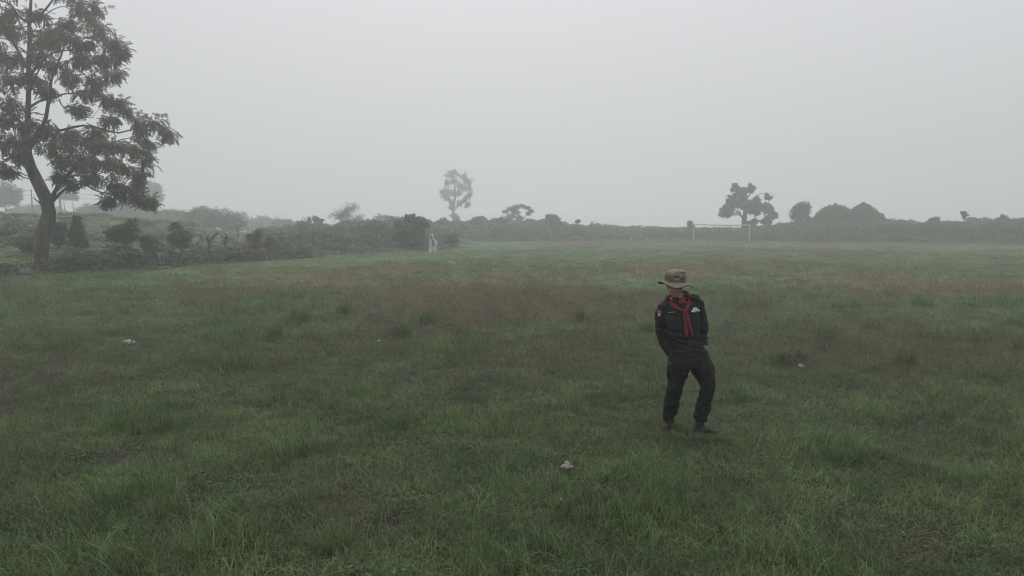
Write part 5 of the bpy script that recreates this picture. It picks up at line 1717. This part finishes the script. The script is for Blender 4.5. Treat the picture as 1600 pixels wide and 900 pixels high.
o_ = link('litter_bag', mesh_from('litter_bag', V, [np.array([[0, 1, 2, 3]]), np.array([[1, 4, 2], [2, 4, 3], [3, 4, 0], [0, 4, 1]])], [M['paper']], smooth=False), None, (wp_.x, 103, max(zz0 + .5, wp_.z)))
tag(o_, 'small white speck of litter caught in the scrub below the umbrella-shaped tree', 'litter')
a = Acc()
p0 = at(984, 376, 97); z0_ = hz(p0.x, 97)
tube(a, [(0, 0, -.1), (.08, 0, .35), (.16, 0, .62)], [.06, .06, .05], 10)
box(a, (.18, 0, .64), (.10, .03, .05))
mk = empty('marker_post', (p0.x, 97, z0_), 'short leaning white marker post at the far field edge left of the goal', 'post')
link('post', a.mesh('post', [M['goal']]), mk)
# thin stake in front of the hedge
a = Acc()
sx_, sy_ = xw(249, 36.0), 36.0
tube(a, [(0, 0, -.1), (.01, 0, .35), (.0, 0, .72)], .014, 8)
st_ = empty('stake', (sx_, sy_, hz(sx_, sy_)), 'thin pale stake standing in front of the dark hedge', 'stake')
link('rod', a.mesh('rod', [M['goal']]), st_)
# low hut roof on the right skyline
a = Acc()
hx = xw(1517, 98); hzz = at(1517, 343, 98).z
V = np.array([[-.75, -.5, 0], [.75, -.5, 0], [.75, .5, 0], [-.75, .5, 0], [-.6, 0, .32], [.62, 0, .30]])
hut = empty('hut', (hx, 98, hz(hx, 98)), 'low brown hut roof just right of the tiny lone tree on the right skyline', 'hut')
dz_ = max(.3, at(1517, 341.5, 98).z - hz(hx, 98))
link('roof', mesh_from('roof', V * [.8, .8, .6] + [0, 0, dz_], [np.array([[0, 1, 5, 4], [2, 3, 4, 5], [3, 2, 1, 0]]), np.array([[1, 2, 5], [3, 0, 4]])], [M['leaf_brown_wood'] if 'leaf_brown_wood' in M else M['bark_far']], smooth=False), hut)
b2 = Acc(); box(b2, (0, 0, dz_ / 2 - .1), (.62, .42, dz_ / 2 + .1)); link('wall', b2.mesh('wall', [M['stone']], smooth=False), hut)

a = Acc()
qx = xw(53, 115.0)
qz = hz(qx, 115.0); qt = at(53, 296, 115).z
up_ = empty('utility_pole', (qx, 115, qz), 'thin utility pole with faint wires in the mist left of the leaning trunk', 'pole')
tube(a, [(0, 0, -.3), (0, 0, (qt - qz) / 2), (0, 0, qt - qz)], [.11, .10, .085], 8)
link('pole', a.mesh('pole', [M['bark_far']]), up_)
for k_, dz in ((0, .1), (1, .9)):
    a = Acc()
    tt_ = np.linspace(-1, 1, 25)
    tube(a, np.stack([tt_ * 22, 1.5 * tt_, (qt - qz) - dz - .5 * (1 - (1 - np.abs(tt_)) ** 2) * 0 - .7 * np.sin(np.pi * np.abs(tt_))], 1), .022, 4)
    link('wire', a.mesh('wire', [M['bark_far']]), up_)

# tall tussocks that stand out of the field
def tussock(label, px, py, w_, h_, seed):
    d = at(px, py, 1.0) - Vector((0, 0, CH)); t = CH / -d.z
    x_, y_ = d.x * t, d.y * t
    hh_ = h_ * y_ / F * (1.6 if y_ > 8 else .8); ww = w_ * y_ / F
    nb = int(240 + 60 * rng.random())
    V1, Q1, R1 = blades(nb, ww * .42, hh_ * .6, hh_ * 1.25, .0055 * max(1, y_ / 12), .30, 4, .95)
    V2, Q2, R2 = blades(nb // 3, ww * .5, hh_ * .25, hh_ * .7, .006 * max(1, y_ / 12), .7, 3, .8)
    me_ = clump_mesh('grass_tussock', [P_((V1, Q1, R1), 'tuss'), P_((V2, Q2, R2), 'tuss')])
    tag(link('grass_tussock', me_, None, (x_, y_, hz(x_, y_) - .01)), label, 'grass tuft', 'tall grass tufts in the field')
M['tuss'] = leafmat('tussock_blade', (.075, .135, .045), (.105, .16, .06), (.16, .15, .08), 2.0, .3)
TU = [('tall green tuft with dark base right of the man, nearer than the others there', 1222, 570, 26, 26), ('small tuft just right of the nearest one beside the man', 1250, 566, 20, 22), ('tall green tuft with dark base further right of the man', 1415, 572, 30, 30),
      ('wide bright green tuft beyond the nearest ones on the right', 1290, 532, 44, 30), ('bright tuft right behind the wide one', 1362, 514, 36, 22), ('tuft at the right edge of the photo', 1594, 552, 26, 30),
      ('low bright tuft far right beyond the others', 1440, 478, 36, 14), ('dark-based tuft left of centre near the pale scrap', 628, 528, 28, 28), ('tuft behind the dark-based one left of centre', 668, 506, 34, 22),
      ('tuft left of the middle of the field, behind two others', 538, 490, 26, 18), ('broad tuft left of the middle of the field', 470, 500, 38, 22), ('spiky tuft left of the broad one', 430, 530, 22, 22),
      ('wide dark tuft in the left half of the field', 350, 572, 60, 34), ('tuft in the left foreground grass', 100, 545, 60, 26), ('long-bladed tuft just left of the man beyond his shoulder', 905, 500, 30, 20),
      ('tuft in front of the man at the bottom of the photo', 985, 800, 70, 60), ('tuft left of the crumpled paper', 800, 650, 40, 34), ('tuft at the bottom left', 250, 800, 80, 60), ('long-bladed tuft at the bottom centre', 520, 850, 70, 60),
      ('tuft close behind the man on his right', 1010, 520, 26, 20)]
for k, (lab, a_, b2_, c_, d_) in enumerate(TU): tussock(lab , a_, b2_, c_, d_, k)
# grass against the boots

# ------------------------------------------------------------------ haze
ac = Acc()
box(ac, (0, 230, 8.9), (690, 450, 10.2))
hm, t, N, L = nodemat('haze')
o = N('ShaderNodeOutputMaterial'); v = N('ShaderNodeVolumePrincipled')
v.inputs['Color'].default_value = (.965, .985, 1.0, 1)
v.inputs['Density'].default_value = HAZE
v.inputs['Anisotropy'].default_value = 0.6
L(v.outputs[0], o.inputs['Volume'])
hz_o = link('haze', ac.mesh('haze', [hm], smooth=False))
tag(hz_o, 'pale morning mist filling the air over the whole field', 'haze', kind='stuff')
